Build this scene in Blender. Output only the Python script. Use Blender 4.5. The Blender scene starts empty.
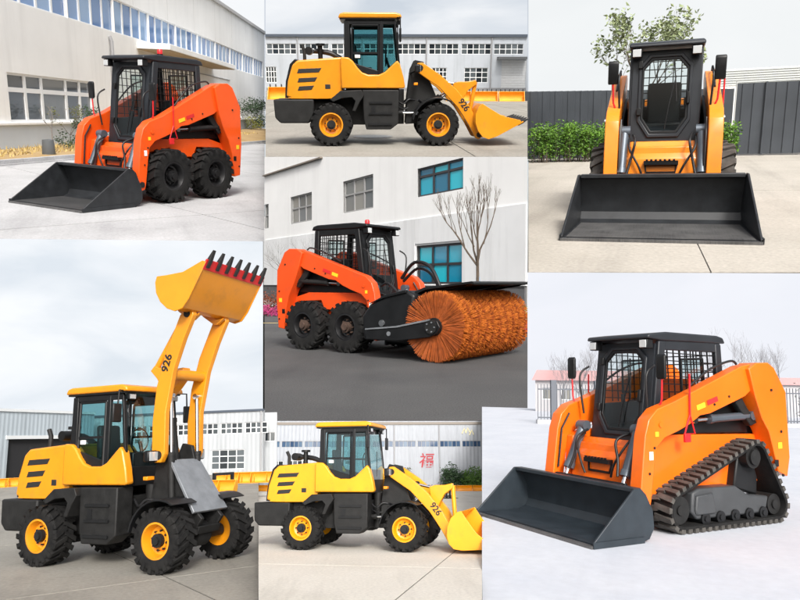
import bpy, bmesh, math, random
from mathutils import Matrix, Vector, Euler
R = math.radians
scene = bpy.context.scene
COL = scene.collection

# ------------------------------------------------------------------ camera, sky, sun, exposure
cam_d = bpy.data.cameras.new('camera'); cam = bpy.data.objects.new('camera', cam_d); COL.objects.link(cam)
cam.location = (0, 0, 30); cam.rotation_euler = (R(90), 0, 0)
cam_d.sensor_fit = 'HORIZONTAL'; cam_d.sensor_width = 36.0; cam_d.lens = 36.0 * 700 / 800
cam_d.clip_start = 0.5; cam_d.clip_end = 20000
scene.camera = cam
SUN_EL, SUN_AZ = 38, 169          # azimuth measured from +Y clockwise: behind the camera
world = bpy.data.worlds.new('World'); scene.world = world; world.use_nodes = True
wn = world.node_tree; wn.nodes.clear()
wo = wn.nodes.new('ShaderNodeOutputWorld'); wb = wn.nodes.new('ShaderNodeBackground')
sk = wn.nodes.new('ShaderNodeTexSky'); sk.sky_type = 'NISHITA'; sk.sun_disc = False
sk.sun_elevation = R(SUN_EL); sk.sun_rotation = R(SUN_AZ); sk.air_density = 1.2; sk.dust_density = 6.0; sk.ozone_density = 1.0
hs = wn.nodes.new('ShaderNodeHueSaturation'); hs.inputs['Saturation'].default_value = 0.30
wn.links.new(sk.outputs[0], hs.inputs['Color']); wn.links.new(hs.outputs[0], wb.inputs[0]); wn.links.new(wb.outputs[0], wo.inputs[0])
wb.inputs[1].default_value = 0.15
sun_d = bpy.data.lights.new('sun', 'SUN'); sun = bpy.data.objects.new('sun', sun_d); COL.objects.link(sun)
sun_d.energy = 2.0; sun_d.angle = R(12); sun_d.color = (1.0, 0.965, 0.91)
_d = Vector((math.sin(R(SUN_AZ)) * math.cos(R(SUN_EL)), math.cos(R(SUN_AZ)) * math.cos(R(SUN_EL)), math.sin(R(SUN_EL))))
sun.rotation_euler = _d.to_track_quat('Z', 'Y').to_euler()
scene.view_settings.view_transform = 'Standard'; scene.view_settings.look = 'None'
scene.view_settings.gamma = 1.0; scene.view_settings.exposure = 0.48
scene.render.engine = 'CYCLES'
scene.cycles.use_denoising = True; scene.cycles.max_bounces = 8; scene.cycles.transparent_max_bounces = 16
scene.cycles.caustics_reflective = False; scene.cycles.caustics_refractive = False
scene.cycles.sample_clamp_indirect = 6.0

# ------------------------------------------------------------------ the seven display stages: location, slope in degrees, model scale
STAGES = {
 'shed': ((-4.9720,32.2550,-93.2524),(14.5313,-2.9986,20.1729),85),
 'works': ((-0.0563,22.6725,-41.4909),(17.5958,-0.0533,0.3105),50),
 'fence': ((5.9217,39.1695,-120.8863),(14.4258,2.9127,-19.7713),120),
 'street': ((-0.0012,0.4730,9.3054),(1.3094,-0.0042,0.3273),18),
 'raised': ((0.0562,-0.3616,28.1866),(-11.1636,2.3752,20.6950),1),
 'sunny': ((0.0044,-0.2383,29.0515),(-14.1011,0.3279,2.3717),0.6),
 'snow': ((-0.0340,-0.2310,28.0640),(-6.7386,-1.3735,-19.8537),1.3)}
SM = {k: Matrix.LocRotScale(Vector(l), Euler([R(a) for a in e], 'XYZ'), Vector((s, s, s))) for k, (l, e, s) in STAGES.items()}

# ------------------------------------------------------------------ materials
MATS = {}
def mat(name, col, rough=0.5, metal=0.0, var=0.0, vscale=4.0, bump=0.0, bscale=30.0, coat=0.0, col2=None, spec=0.5, detail=4.0, streak=0.0, dirt=0.0, scrape=None):
    if name in MATS: return MATS[name]
    m = bpy.data.materials.new(name); m.use_nodes = True; nt = m.node_tree; b = nt.nodes['Principled BSDF']
    b.inputs['Base Color'].default_value = (*col, 1); b.inputs['Roughness'].default_value = rough; b.inputs['Metallic'].default_value = metal
    b.inputs['Coat Weight'].default_value = coat; b.inputs['Coat Roughness'].default_value = 0.12; b.inputs['Specular IOR Level'].default_value = spec
    tc = nt.nodes.new('ShaderNodeTexCoord')
    if var or col2:
        n = nt.nodes.new('ShaderNodeTexNoise'); n.inputs['Scale'].default_value = vscale; n.inputs['Detail'].default_value = detail; n.inputs['Roughness'].default_value = 0.6
        nt.links.new(tc.outputs['Object'], n.inputs['Vector'])
        r = nt.nodes.new('ShaderNodeValToRGB'); r.color_ramp.elements[0].position = 0.32; r.color_ramp.elements[1].position = 0.68
        c0 = [c * (1 - var) for c in col]; c1 = col2 if col2 else [min(1, c * (1 + var)) for c in col]
        r.color_ramp.elements[0].color = (*c0, 1); r.color_ramp.elements[1].color = (*c1, 1)
        nt.links.new(n.outputs['Fac'], r.inputs['Fac']); nt.links.new(r.outputs[0], b.inputs['Base Color'])
        mr = nt.nodes.new('ShaderNodeMapRange'); mr.inputs['To Min'].default_value = max(0.02, rough - 0.1); mr.inputs['To Max'].default_value = min(1, rough + 0.12)
        nt.links.new(n.outputs['Fac'], mr.inputs['Value']); nt.links.new(mr.outputs[0], b.inputs['Roughness'])
    def over(src_scale, map_scale, lo, hi, col_, fac):
        mp = nt.nodes.new('ShaderNodeMapping'); mp.inputs['Scale'].default_value = map_scale; nt.links.new(tc.outputs['Object'], mp.inputs[0])
        nz = nt.nodes.new('ShaderNodeTexNoise'); nz.inputs['Scale'].default_value = src_scale; nz.inputs['Detail'].default_value = 6; nz.inputs['Roughness'].default_value = 0.65; nt.links.new(mp.outputs[0], nz.inputs['Vector'])
        rr = nt.nodes.new('ShaderNodeMapRange'); rr.inputs['From Min'].default_value = lo; rr.inputs['From Max'].default_value = hi; rr.inputs['To Max'].default_value = fac; nt.links.new(nz.outputs['Fac'], rr.inputs['Value'])
        mx = nt.nodes.new('ShaderNodeMix'); mx.data_type = 'RGBA'; mx.inputs['B'].default_value = (*col_, 1); nt.links.new(rr.outputs[0], mx.inputs['Factor'])
        if b.inputs['Base Color'].links: nt.links.new(b.inputs['Base Color'].links[0].from_socket, mx.inputs['A'])
        else: mx.inputs['A'].default_value = (*col, 1)
        nt.links.new(mx.outputs['Result'], b.inputs['Base Color'])
    if streak: over(1.0, (1.6, 1.6, 0.12), .50, .78, [c*.55 for c in col], streak)
    if scrape: over(1.0, (3.0, 70, 1), .30, .75, scrape, .6); over(2.0, (1.4, 1.1, 1), .38, .66, [c*.9 for c in scrape], .75); over(9.0, (1, 1, 1), .52, .72, [c*.35 for c in scrape], .6)
    if dirt: over(3.2, (1, 1, 1), .54, .80, (.10, .075, .05), dirt); over(26.0, (1, 1, .5), .62, .75, [c*.45 for c in col], dirt*.8)
    if bump:
        n2 = nt.nodes.new('ShaderNodeTexNoise'); n2.inputs['Scale'].default_value = bscale; n2.inputs['Detail'].default_value = 5
        nt.links.new(tc.outputs['Object'], n2.inputs['Vector'])
        bp = nt.nodes.new('ShaderNodeBump'); bp.inputs['Strength'].default_value = bump; bp.inputs['Distance'].default_value = 0.02
        nt.links.new(n2.outputs['Fac'], bp.inputs['Height']); nt.links.new(bp.outputs[0], b.inputs['Normal'])
    MATS[name] = m
    return m
def ground_mat(name, c0, c1, c2, s1=0.35, s2=18.0, rough=0.85, bump=0.25, streak=(1, 1, 1), speck=0.35, scuff=.80):
    """broad blotches, fine grain and a few darker stains of their own shape"""
    m = bpy.data.materials.new(name); m.use_nodes = True; nt = m.node_tree; b = nt.nodes['Principled BSDF']
    tc = nt.nodes.new('ShaderNodeTexCoord'); mp = nt.nodes.new('ShaderNodeMapping'); mp.inputs['Scale'].default_value = streak
    nt.links.new(tc.outputs['Object'], mp.inputs[0])
    def noise(s, d=5):
        n = nt.nodes.new('ShaderNodeTexNoise'); n.inputs['Scale'].default_value = s; n.inputs['Detail'].default_value = d; n.inputs['Roughness'].default_value = 0.62
        nt.links.new(mp.outputs[0], n.inputs['Vector']); return n
    a, f, st = noise(s1), noise(s2, 6), noise(s1 * 3.7, 3)
    def ramp(src, p0, p1, k0, k1):
        r = nt.nodes.new('ShaderNodeValToRGB'); r.color_ramp.elements[0].position = p0; r.color_ramp.elements[1].position = p1
        r.color_ramp.elements[0].color = (*k0, 1); r.color_ramp.elements[1].color = (*k1, 1); nt.links.new(src, r.inputs[0]); return r
    r1 = ramp(a.outputs['Fac'], 0.35, 0.65, c0, c1)
    g = ramp(f.outputs['Fac'], 0.3, 0.7, (1 - speck,) * 3, (1 + speck * 0.3,) * 3)
    mu = nt.nodes.new('ShaderNodeMix'); mu.data_type = 'RGBA'; mu.blend_type = 'MULTIPLY'; mu.inputs['Factor'].default_value = 1
    nt.links.new(r1.outputs[0], mu.inputs['A']); nt.links.new(g.outputs[0], mu.inputs['B'])
    s = ramp(st.outputs['Fac'], 0.60, 0.74, (0, 0, 0), (1, 1, 1))
    mx = nt.nodes.new('ShaderNodeMix'); mx.data_type = 'RGBA'; mx.inputs['B'].default_value = (*c2, 1)
    sm = nt.nodes.new('ShaderNodeMath'); sm.operation = 'MULTIPLY'; sm.inputs[1].default_value = 0.55
    nt.links.new(s.outputs[0], sm.inputs[0]); nt.links.new(sm.outputs[0], mx.inputs['Factor'])
    nt.links.new(mu.outputs['Result'], mx.inputs['A']); nt.links.new(mx.outputs['Result'], b.inputs['Base Color'])
    m2 = nt.nodes.new('ShaderNodeMapping'); m2.inputs['Scale'].default_value = (1.1, .10, 1); m2.inputs['Rotation'].default_value = (0, 0, .5); nt.links.new(tc.outputs['Object'], m2.inputs[0])
    n3 = nt.nodes.new('ShaderNodeTexNoise'); n3.inputs['Scale'].default_value = 1.3; n3.inputs['Detail'].default_value = 7; n3.inputs['Roughness'].default_value = .6; nt.links.new(m2.outputs[0], n3.inputs['Vector'])
    r3 = ramp(n3.outputs['Fac'], .52, .72, (1, 1, 1), (scuff,) * 3)
    m3 = nt.nodes.new('ShaderNodeMix'); m3.data_type = 'RGBA'; m3.blend_type = 'MULTIPLY'; m3.inputs['Factor'].default_value = 1
    nt.links.new(mx.outputs['Result'], m3.inputs['A']); nt.links.new(r3.outputs[0], m3.inputs['B']); nt.links.new(m3.outputs['Result'], b.inputs['Base Color'])
    b.inputs['Roughness'].default_value = rough; b.inputs['Specular IOR Level'].default_value = 0.3
    bp = nt.nodes.new('ShaderNodeBump'); bp.inputs['Strength'].default_value = bump; bp.inputs['Distance'].default_value = 0.01
    nt.links.new(f.outputs['Fac'], bp.inputs['Height']); nt.links.new(bp.outputs[0], b.inputs['Normal'])
    return m
def glass_mat(name, tint, refl=0.12, rough=0.03):
    m = bpy.data.materials.new(name); m.use_nodes = True; nt = m.node_tree; nt.nodes.remove(nt.nodes['Principled BSDF'])
    o = nt.nodes['Material Output']; t = nt.nodes.new('ShaderNodeBsdfTransparent'); t.inputs[0].default_value = (*tint, 1)
    g = nt.nodes.new('ShaderNodeBsdfGlossy'); g.inputs['Roughness'].default_value = rough
    lw = nt.nodes.new('ShaderNodeLayerWeight'); lw.inputs['Blend'].default_value = 0.5
    pw = nt.nodes.new('ShaderNodeMath'); pw.operation = 'POWER'; pw.inputs[1].default_value = 4.0
    nt.links.new(lw.outputs['Facing'], pw.inputs[0])
    ad = nt.nodes.new('ShaderNodeMath'); ad.operation = 'ADD'; ad.inputs[1].default_value = refl; ad.use_clamp = True
    mx = nt.nodes.new('ShaderNodeMixShader'); nt.links.new(pw.outputs[0], ad.inputs[0]); nt.links.new(ad.outputs[0], mx.inputs[0])
    nt.links.new(t.outputs[0], mx.inputs[1]); nt.links.new(g.outputs[0], mx.inputs[2]); nt.links.new(mx.outputs[0], o.inputs[0])
    return m
def ribbed(name, col, per, rough=0.55, depth=0.02, axis='X', var=0.04, metal=0.0):
    """profiled sheet cladding: fine relief of vertical ribs, faint dirt"""
    m = mat(name, col, rough, metal, var=var, vscale=0.7, streak=.5); nt = m.node_tree; b = nt.nodes['Principled BSDF']
    tc = nt.nodes.new('ShaderNodeTexCoord'); w = nt.nodes.new('ShaderNodeTexWave'); w.wave_type = 'BANDS'; w.bands_direction = axis; w.wave_profile = 'SIN'
    w.inputs['Scale'].default_value = 0.314 / per; nt.links.new(tc.outputs['Object'], w.inputs['Vector'])
    bp = nt.nodes.new('ShaderNodeBump'); bp.inputs['Distance'].default_value = depth; bp.inputs['Strength'].default_value = 0.8
    nt.links.new(w.outputs['Fac'], bp.inputs['Height']); nt.links.new(bp.outputs[0], b.inputs['Normal'])
    return m
def sky_mat(name, c0, c1, scale, strength, zsq=2.5):
    """an overcast sky: it gives off light; cloud shapes by noise"""
    m = bpy.data.materials.new(name); m.use_nodes = True; nt = m.node_tree; nt.nodes.remove(nt.nodes['Principled BSDF'])
    o = nt.nodes['Material Output']; e = nt.nodes.new('ShaderNodeEmission'); e.inputs['Strength'].default_value = strength
    tc = nt.nodes.new('ShaderNodeTexCoord'); mp = nt.nodes.new('ShaderNodeMapping'); mp.inputs['Scale'].default_value = (scale, scale, scale * zsq)
    n = nt.nodes.new('ShaderNodeTexNoise'); n.inputs['Scale'].default_value = 1.0; n.inputs['Detail'].default_value = 6; n.inputs['Roughness'].default_value = 0.5; n.inputs['Distortion'].default_value = 0.4
    r = nt.nodes.new('ShaderNodeValToRGB'); r.color_ramp.elements[0].position = 0.36; r.color_ramp.elements[1].position = 0.64
    r.color_ramp.elements[0].color = (*c0, 1); r.color_ramp.elements[1].color = (*c1, 1)
    nt.links.new(tc.outputs['Object'], mp.inputs[0]); nt.links.new(mp.outputs[0], n.inputs['Vector']); nt.links.new(n.outputs['Fac'], r.inputs[0])
    nt.links.new(r.outputs[0], e.inputs[0]); nt.links.new(e.outputs[0], o.inputs[0])
    return m
def leaf_mat(name, c0, c1, rough=0.55):
    m = mat(name, c0, rough, var=0.25, vscale=2.5, col2=c1); return m

ORANGE = mat('orange_paint', (0.80, 0.088, 0.008), 0.32, var=0.07, vscale=1.3, coat=0.2, dirt=.30, bump=.03, bscale=9)
ORANGE_A = mat('overexposed_amber_paint', (0.88, 0.25, 0.012), 0.34, var=0.07, vscale=1.3, coat=0.2, dirt=.30, bump=.03, bscale=9)  # orange turned amber: strong light put into the paint colour
ORANGE_B = mat('overexposed_orange_paint', (0.90, 0.15, 0.006), 0.32, var=0.07, vscale=1.3, coat=0.2, dirt=.30, bump=.03, bscale=9)  # lighter orange: overexposure worked into the paint colour
ORANGE_C = mat('red_orange_paint', (0.74, 0.075, 0.010), 0.36, var=0.07, vscale=1.3, coat=0.2, dirt=.30, bump=.03, bscale=9)
YELLOW = mat('yellow_paint', (0.70, 0.262, 0.008), 0.36, var=0.07, vscale=1.3, coat=0.2, dirt=.30, bump=.03, bscale=9)
YELLOW_B = mat('bright_yellow_paint', (0.80, 0.335, 0.006), 0.36, var=0.07, vscale=1.3, coat=0.2, dirt=.30, bump=.03, bscale=9)
YELLOW_D = mat('deep_yellow_paint', (0.74, 0.33, 0.018), 0.5, var=0.12, vscale=1.0)
BLACK = mat('black_paint', (0.008, 0.0085, 0.0095), 0.42, spec=.35, var=0.2, vscale=5)
FRAMEBLACK = mat('chassis_black', (0.011, 0.011, 0.011), 0.6, spec=.35, var=0.35, vscale=6, bump=0.1)
CABGREY = mat('cab_dark_grey', (0.019, 0.022, 0.027), 0.40, spec=.4, var=0.12, vscale=4)
BUCKETGREY = mat('bucket_charcoal', (0.019, 0.021, 0.024), 0.45, spec=.4, var=0.3, vscale=6, bump=0.08, bscale=14)
BUCKETBLUE = mat('bucket_slate', (0.022, 0.030, 0.038), 0.42, spec=.45, var=0.2, vscale=5, bump=0.06, bscale=14)
WORN = mat('worn_steel', (0.045, 0.045, 0.047), 0.45, 0.35, bump=.12, bscale=22, scrape=(.20, .198, .195))
WORN_D = mat('scuffed_steel', (0.028, 0.029, 0.031), 0.48, 0.2, bump=.1, bscale=22, scrape=(.085, .085, .085))
RUBBER = mat('tyre_rubber', (0.0075, 0.0075, 0.008), 0.82, spec=.25, var=0.3, vscale=7, bump=0.2, bscale=40, col2=(0.016, 0.0155, 0.015))
RUBBER_D = mat('dusty_rubber', (0.035, 0.033, 0.030), 0.88, var=0.3, vscale=5, bump=0.2, bscale=40, col2=(0.10, 0.092, 0.083))
HOSE = mat('black_hose', (0.012, 0.012, 0.013), 0.45)
STEELBLUE = mat('cylinder_grey', (0.105, 0.125, 0.15), 0.35, 0.4, var=0.1)
CHROME = mat('chrome_rod', (0.72, 0.73, 0.74), 0.14, 1.0)
SILVER = mat('silver_panel', (0.24, 0.255, 0.275), 0.4, 0.4, var=0.15, vscale=5)
UNDERGREY = mat('undercarriage_grey', (0.045, 0.048, 0.052), 0.5, var=0.15)
REDPL = mat('red_plastic', (0.62, 0.018, 0.022), 0.35)
WHITEPL = mat('white_lamp', (0.55, 0.57, 0.58), 0.12, coat=0.5)
LENS = mat('lamp_lens', (0.55, 0.58, 0.60), 0.12, 0.3, coat=1.0)
AMBER = mat('amber_lens', (0.75, 0.25, 0.01), 0.2)
RIMBLACK = mat('black_rim', (0.009, 0.009, 0.010), 0.4, var=0.2)
RUST = mat('rusty_hub', (0.06, 0.036, 0.026), 0.7, var=0.4, vscale=8)
PAPER = mat('white_sticker', (0.78, 0.78, 0.76), 0.5)
YSTICK = mat('yellow_sticker', (0.80, 0.55, 0.02), 0.5)
RSTICK = mat('red_sticker', (0.60, 0.02, 0.02), 0.5)
INK = mat('black_ink', (0.015, 0.015, 0.015), 0.6)
SEAT = mat('seat_vinyl', (0.02, 0.02, 0.022), 0.6)
ORSEAT = mat('orange_seat', (0.60, 0.10, 0.02), 0.6)
GLASS = glass_mat('cab_glass', (0.80, 0.88, 0.88), 0.05)
GLASST = glass_mat('teal_glass', (0.58, 0.78, 0.80), 0.08)
GLASSF = glass_mat('clear_front_glass', (0.70, 0.86, 0.88), 0.08)

# ------------------------------------------------------------------ mesh helpers
class MB:
    def __init__(s): s.v, s.f = [], []
    def add(s, vs, fs):
        n = len(s.v); s.v += [tuple(p) for p in vs]; s.f += [tuple(i + n for i in f) for f in fs]; return s
    def box(s, x0, x1, y0, y1, z0, z1):
        return s.add([(x0,y0,z0),(x1,y0,z0),(x1,y1,z0),(x0,y1,z0),(x0,y0,z1),(x1,y0,z1),(x1,y1,z1),(x0,y1,z1)],
                     [(3,2,1,0),(4,5,6,7),(0,1,5,4),(1,2,6,5),(2,3,7,6),(3,0,4,7)])
    def prism(s, prof, y0, y1):                      # profile (x, z) extruded along y
        n = len(prof); a = sum(prof[i][0] * prof[(i+1) % n][1] - prof[(i+1) % n][0] * prof[i][1] for i in range(n))
        if a < 0: prof = prof[::-1]
        vs = [(x, y0, z) for x, z in prof] + [(x, y1, z) for x, z in prof]
        return s.add(vs, [tuple(range(n)), tuple(range(2*n-1, n-1, -1))] + [(i, i+n, (i+1) % n + n, (i+1) % n) for i in range(n)])
    def slab(s, poly, z0, z1):                       # plan polygon (x, y) extruded along z
        n = len(poly); a = sum(poly[i][0] * poly[(i+1) % n][1] - poly[(i+1) % n][0] * poly[i][1] for i in range(n))
        if a < 0: poly = poly[::-1]
        vs = [(x, y, z0) for x, y in poly] + [(x, y, z1) for x, y in poly]
        return s.add(vs, [tuple(range(n-1, -1, -1)), tuple(range(n, 2*n))] + [(i, (i+1) % n, (i+1) % n + n, i+n) for i in range(n)])
    def tube(s, pts, r, n=8, r2=None, caps=True):
        pts = [Vector(p) for p in pts]; m = len(pts); base = len(s.v); prev = None
        for i, p in enumerate(pts):
            d = (pts[min(i+1, m-1)] - pts[max(i-1, 0)]).normalized()
            if prev is None: u = d.orthogonal().normalized()
            else: u = (prev - d * prev.dot(d)).normalized()
            prev = u; w = d.cross(u); rr = r if r2 is None else r + (r2 - r) * i / (m - 1)
            for k in range(n):
                a = 2 * math.pi * k / n; q = p + (u * math.cos(a) + w * math.sin(a)) * rr; s.v.append(tuple(q))
        for i in range(m-1):
            for k in range(n):
                a, b = base + i*n + k, base + i*n + (k+1) % n; s.f.append((a, b, b+n, a+n))
        if caps:
            s.f.append(tuple(range(base+n-1, base-1, -1))); s.f.append(tuple(range(base+(m-1)*n, base+m*n)))
        return s
    def lathe(s, prof, c, n=32, axis='y'):           # profile (radius, offset) about an axis through c; closed loop
        base = len(s.v); m = len(prof)
        for k in range(n):
            a = 2 * math.pi * k / n
            for r, h in prof:
                p = (r*math.cos(a), h, r*math.sin(a)) if axis == 'y' else (r*math.cos(a), r*math.sin(a), h) if axis == 'z' else (h, r*math.cos(a), r*math.sin(a))
                s.v.append((c[0]+p[0], c[1]+p[1], c[2]+p[2]))
        for k in range(n):
            k2 = (k+1) % n
            for j in range(m):
                j2 = (j+1) % m; s.f.append((base+k*m+j, base+k*m+j2, base+k2*m+j2, base+k2*m+j))
        return s
    def disc_cyl(s, c, r, h0, h1, n=24, axis='y'):   # a solid short cylinder about an axis through c
        a = {'x': (1,0,0), 'y': (0,1,0), 'z': (0,0,1)}[axis]; c = Vector(c); a = Vector(a)
        return s.tube([c + a*h0, c + a*h1], r, n)
    def xform(s, M):
        s.v = [tuple(M @ Vector(p)) for p in s.v]; return s
    def data(s, name, smooth=None):
        me = bpy.data.meshes.new(name); me.from_pydata(s.v, [], s.f)
        bm = bmesh.new(); bm.from_mesh(me); bmesh.ops.recalc_face_normals(bm, faces=bm.faces); bm.to_mesh(me); bm.free()
        if smooth is not None:
            me.polygons.foreach_set('use_smooth', [True] * len(me.polygons)); me.set_sharp_from_angle(angle=R(smooth))
        return me
    def build(s, name, m, parent=None, smooth=None, bevel=0.0, seg=2):
        me = s.data(name, smooth); me.materials.append(m)
        o = bpy.data.objects.new(name, me); COL.objects.link(o)
        if parent: o.parent = parent
        if bevel:
            b = o.modifiers.new('bevel', 'BEVEL'); b.width = bevel; b.segments = seg; b.limit_method = 'ANGLE'; b.angle_limit = R(28); b.harden_normals = False
            if smooth is None:
                me.polygons.foreach_set('use_smooth', [True] * len(me.polygons)); me.set_sharp_from_angle(angle=R(40))
        return o
def tag(o, label, cat, group=None):
    o['label'] = label; o['category'] = cat
    if group: o['group'] = group
    return o
def thing(name, stage, loc, yaw, label, cat, group=None):
    o = bpy.data.objects.new(name, None); COL.objects.link(o); o.empty_display_size = 0.2
    o.matrix_world = SM[stage] @ Matrix.Translation(Vector(loc)) @ Matrix.Rotation(R(yaw), 4, 'Z')
    return tag(o, label, cat, group)
def place(o, stage, loc=(0, 0, 0), yaw=0, scale=1.0):
    o.matrix_world = SM[stage] @ Matrix.Translation(Vector(loc)) @ Matrix.Rotation(R(yaw), 4, 'Z') @ Matrix.Scale(scale, 4); return o
def struct(o, stage, loc=(0, 0, 0), yaw=0, kind='structure'):
    o['kind'] = kind; return place(o, stage, loc, yaw)
def copy_tree(o, parent=None):
    c = o.copy(); COL.objects.link(c)
    if parent: c.parent = parent
    for ch in list(o.children): copy_tree(ch, c)
    return c
def text_mesh(txt, size, extrude=0.004, bold=0.022):
    cu = bpy.data.curves.new('lettering', 'FONT'); cu.body = txt; cu.size = size; cu.extrude = extrude; cu.align_x = 'CENTER'; cu.align_y = 'CENTER'; cu.offset = size*bold
    o = bpy.data.objects.new('lettering', cu); COL.objects.link(o)
    me = bpy.data.meshes.new_from_object(o.evaluated_get(bpy.context.evaluated_depsgraph_get())); bpy.data.objects.remove(o); return me
def lettering(txt, size, m, parent, M, offset=0.0, name='lettering', bold=.022):
    me = text_mesh(txt, size, bold=bold); me.materials.clear(); me.materials.append(m)
    if offset: 
        for v in me.vertices: v.co.x += v.co.y * offset
    o = bpy.data.objects.new(name, me); COL.objects.link(o); o.parent = parent; o.matrix_local = M; return o
def clip_poly(poly, a, b):                            # keep the part of poly left of the line a->b
    out = []
    side = lambda p: (b[0]-a[0])*(p[1]-a[1]) - (b[1]-a[1])*(p[0]-a[0])
    for i in range(len(poly)):
        p, q = poly[i], poly[(i+1) % len(poly)]; sp, sq = side(p), side(q)
        if sp >= 0: out.append(p)
        if (sp >= 0) != (sq >= 0):
            t = sp / (sp - sq); out.append((p[0]+(q[0]-p[0])*t, p[1]+(q[1]-p[1])*t))
    return out
def clip_to(poly, hull):
    for i in range(len(hull)):
        poly = clip_poly(poly, hull[i], hull[(i+1) % len(hull)])
        if len(poly) < 3: return []
    return poly

# ------------------------------------------------------------------ machine parts shared by all
def tyre_mesh(D, W, rr, nl, lug=0.035, skew=0.22, wide=0.5, shoulder=0.12):
    b = MB(); Ro = D / 2; rb = Ro - lug
    b.lathe([(rr, -W*.40), (rr+.02, -W*.47), ((rr+Ro)*.5, -W*.50), (rb-.03, -W*.485), (rb, -W*.41), (rb+.004, 0), (rb, W*.41), (rb-.03, W*.485), ((rr+Ro)*.5, W*.50), (rr+.02, W*.47), (rr, W*.40)], (0, 0, 0), 48)
    dt = 2 * math.pi / nl
    P = lambda r, t, y: (r*math.cos(t), y, r*math.sin(t))
    for k in range(nl):
        for s in (1, -1):
            a = k * dt + (0.5 * dt if s < 0 else 0); w = dt * wide * .5
            i0, i1 = a, a + skew; y0, y1 = -.05*W*s, W*.48*s
            q = [(i0-w*.8, y0), (i0+w*.8, y0), (i1+w, y1), (i1-w, y1)]
            b.add([P(rb-.012, t, y) for t, y in q] + [P(Ro, t, y) for t, y in q], [(0,1,2,3), (7,6,5,4), (0,4,5,1), (1,5,6,2), (2,6,7,3), (3,7,4,0)])
            y2 = W*.525*s
            b.add([P(Ro-.004, i1-w, y1*.98), P(Ro-.004, i1+w, y1*.98), P(Ro-shoulder, i1+w*.7, W*.47*s), P(Ro-shoulder, i1-w*.7, W*.47*s),
                   P(Ro-.02, i1-w, y2), P(Ro-.02, i1+w, y2), P(Ro-shoulder, i1+w*.7, W*.508*s), P(Ro-shoulder, i1-w*.7, W*.508*s)],
                  [(0,1,2,3), (7,6,5,4), (0,4,5,1), (1,5,6,2), (2,6,7,3), (3,7,4,0)])
    return b
def rim_mesh(W, rr, dish=.15):
    b = MB()
    b.lathe([(rr+.02, W*.455), (rr-.012, W*.465), (rr-.022, W*.40), (rr-.05, W*dish), (rr*.60, W*(dish-.05)), (rr*.52, W*(dish+.06)), (.001, W*(dish+.06)), (.001, -W*.1), (rr-.03, -W*.35), (rr+.02, -W*.44)], (0, 0, 0), 40)
    return b
def add_wheel(t, pos, side, D, W, rr, tm, rimm, hubm, tyrem, nuts=8, hub=(.09, .14), turn=0.0):
    w = rim_mesh(W, rr).build('wheel', rimm, t, smooth=35); w.location = pos; w.rotation_euler = (0, turn, 0 if side > 0 else math.pi)
    ty = bpy.data.objects.new('tyre', tm); COL.objects.link(ty); ty.parent = w
    h = MB().disc_cyl((0, 0, 0), hub[0], W*.1, W*.21 + hub[1]*.5, 20); h.disc_cyl((0, 0, 0), hub[0]*.6, W*.2, W*.21 + hub[1]*.75, 16)
    for k in range(nuts):
        a = 2*math.pi*k/nuts; h.disc_cyl((rr*.56*math.cos(a), 0, rr*.56*math.sin(a)), .016, W*.15, W*.15+.045, 6)
    h.build('hub', hubm, w, smooth=35)
    return w
def cylinder(t, p0, p1, r, frac=.6, name='lift_cylinder', barrel=None, rod=None):
    p0, p1 = Vector(p0), Vector(p1); q = p0.lerp(p1, frac)
    b = MB().tube([p0, q], r, 14); b.tube([q - (p1-p0).normalized()*.05, q + (p1-p0).normalized()*.015], r*1.18, 14); b.disc_cyl(p0, r*1.15, -r*1.2, r*1.2, 14)
    o = b.build(name, barrel or STEELBLUE, t, smooth=40)
    c = MB().tube([q, p1], r*.5, 12); c.disc_cyl(p1, r*.85, -r, r, 12); c.build('rod', rod or CHROME, o, smooth=40)
    return o
def rnd_hose(t, pts, r=.014, m=None, name='hose'):
    P = [Vector(p) for p in pts]; out = []
    for i in range(len(P)-1):
        a = P[max(i-1, 0)]; b = P[i]; c = P[i+1]; d = P[min(i+2, len(P)-1)]
        for k in range(5):
            u = k/5; out.append(0.5*((2*b)+(c-a)*u+(2*a-5*b+4*c-d)*u*u+(3*b-a-3*c+d)*u*u*u))
    out.append(P[-1]); return MB().tube(out, r, 7).build(name, m or HOSE, t, smooth=60)
def decal(t, m, M, w, h, name='sticker'):
    o = MB().box(-w/2, w/2, -h/2, h/2, 0, .003).build(name, m, t); o.matrix_local = M; return o
def sideM(x, y, z, s, roll=0):                        # a frame on a flank facing +-y, text upright
    return Matrix.Translation((x, y, z)) @ (Matrix.Rotation(R(180), 4, 'Z') if s > 0 else Matrix.Identity(4)) @ Matrix.Rotation(R(90), 4, 'X') @ Matrix.Rotation(R(roll), 4, 'Z')

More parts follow.
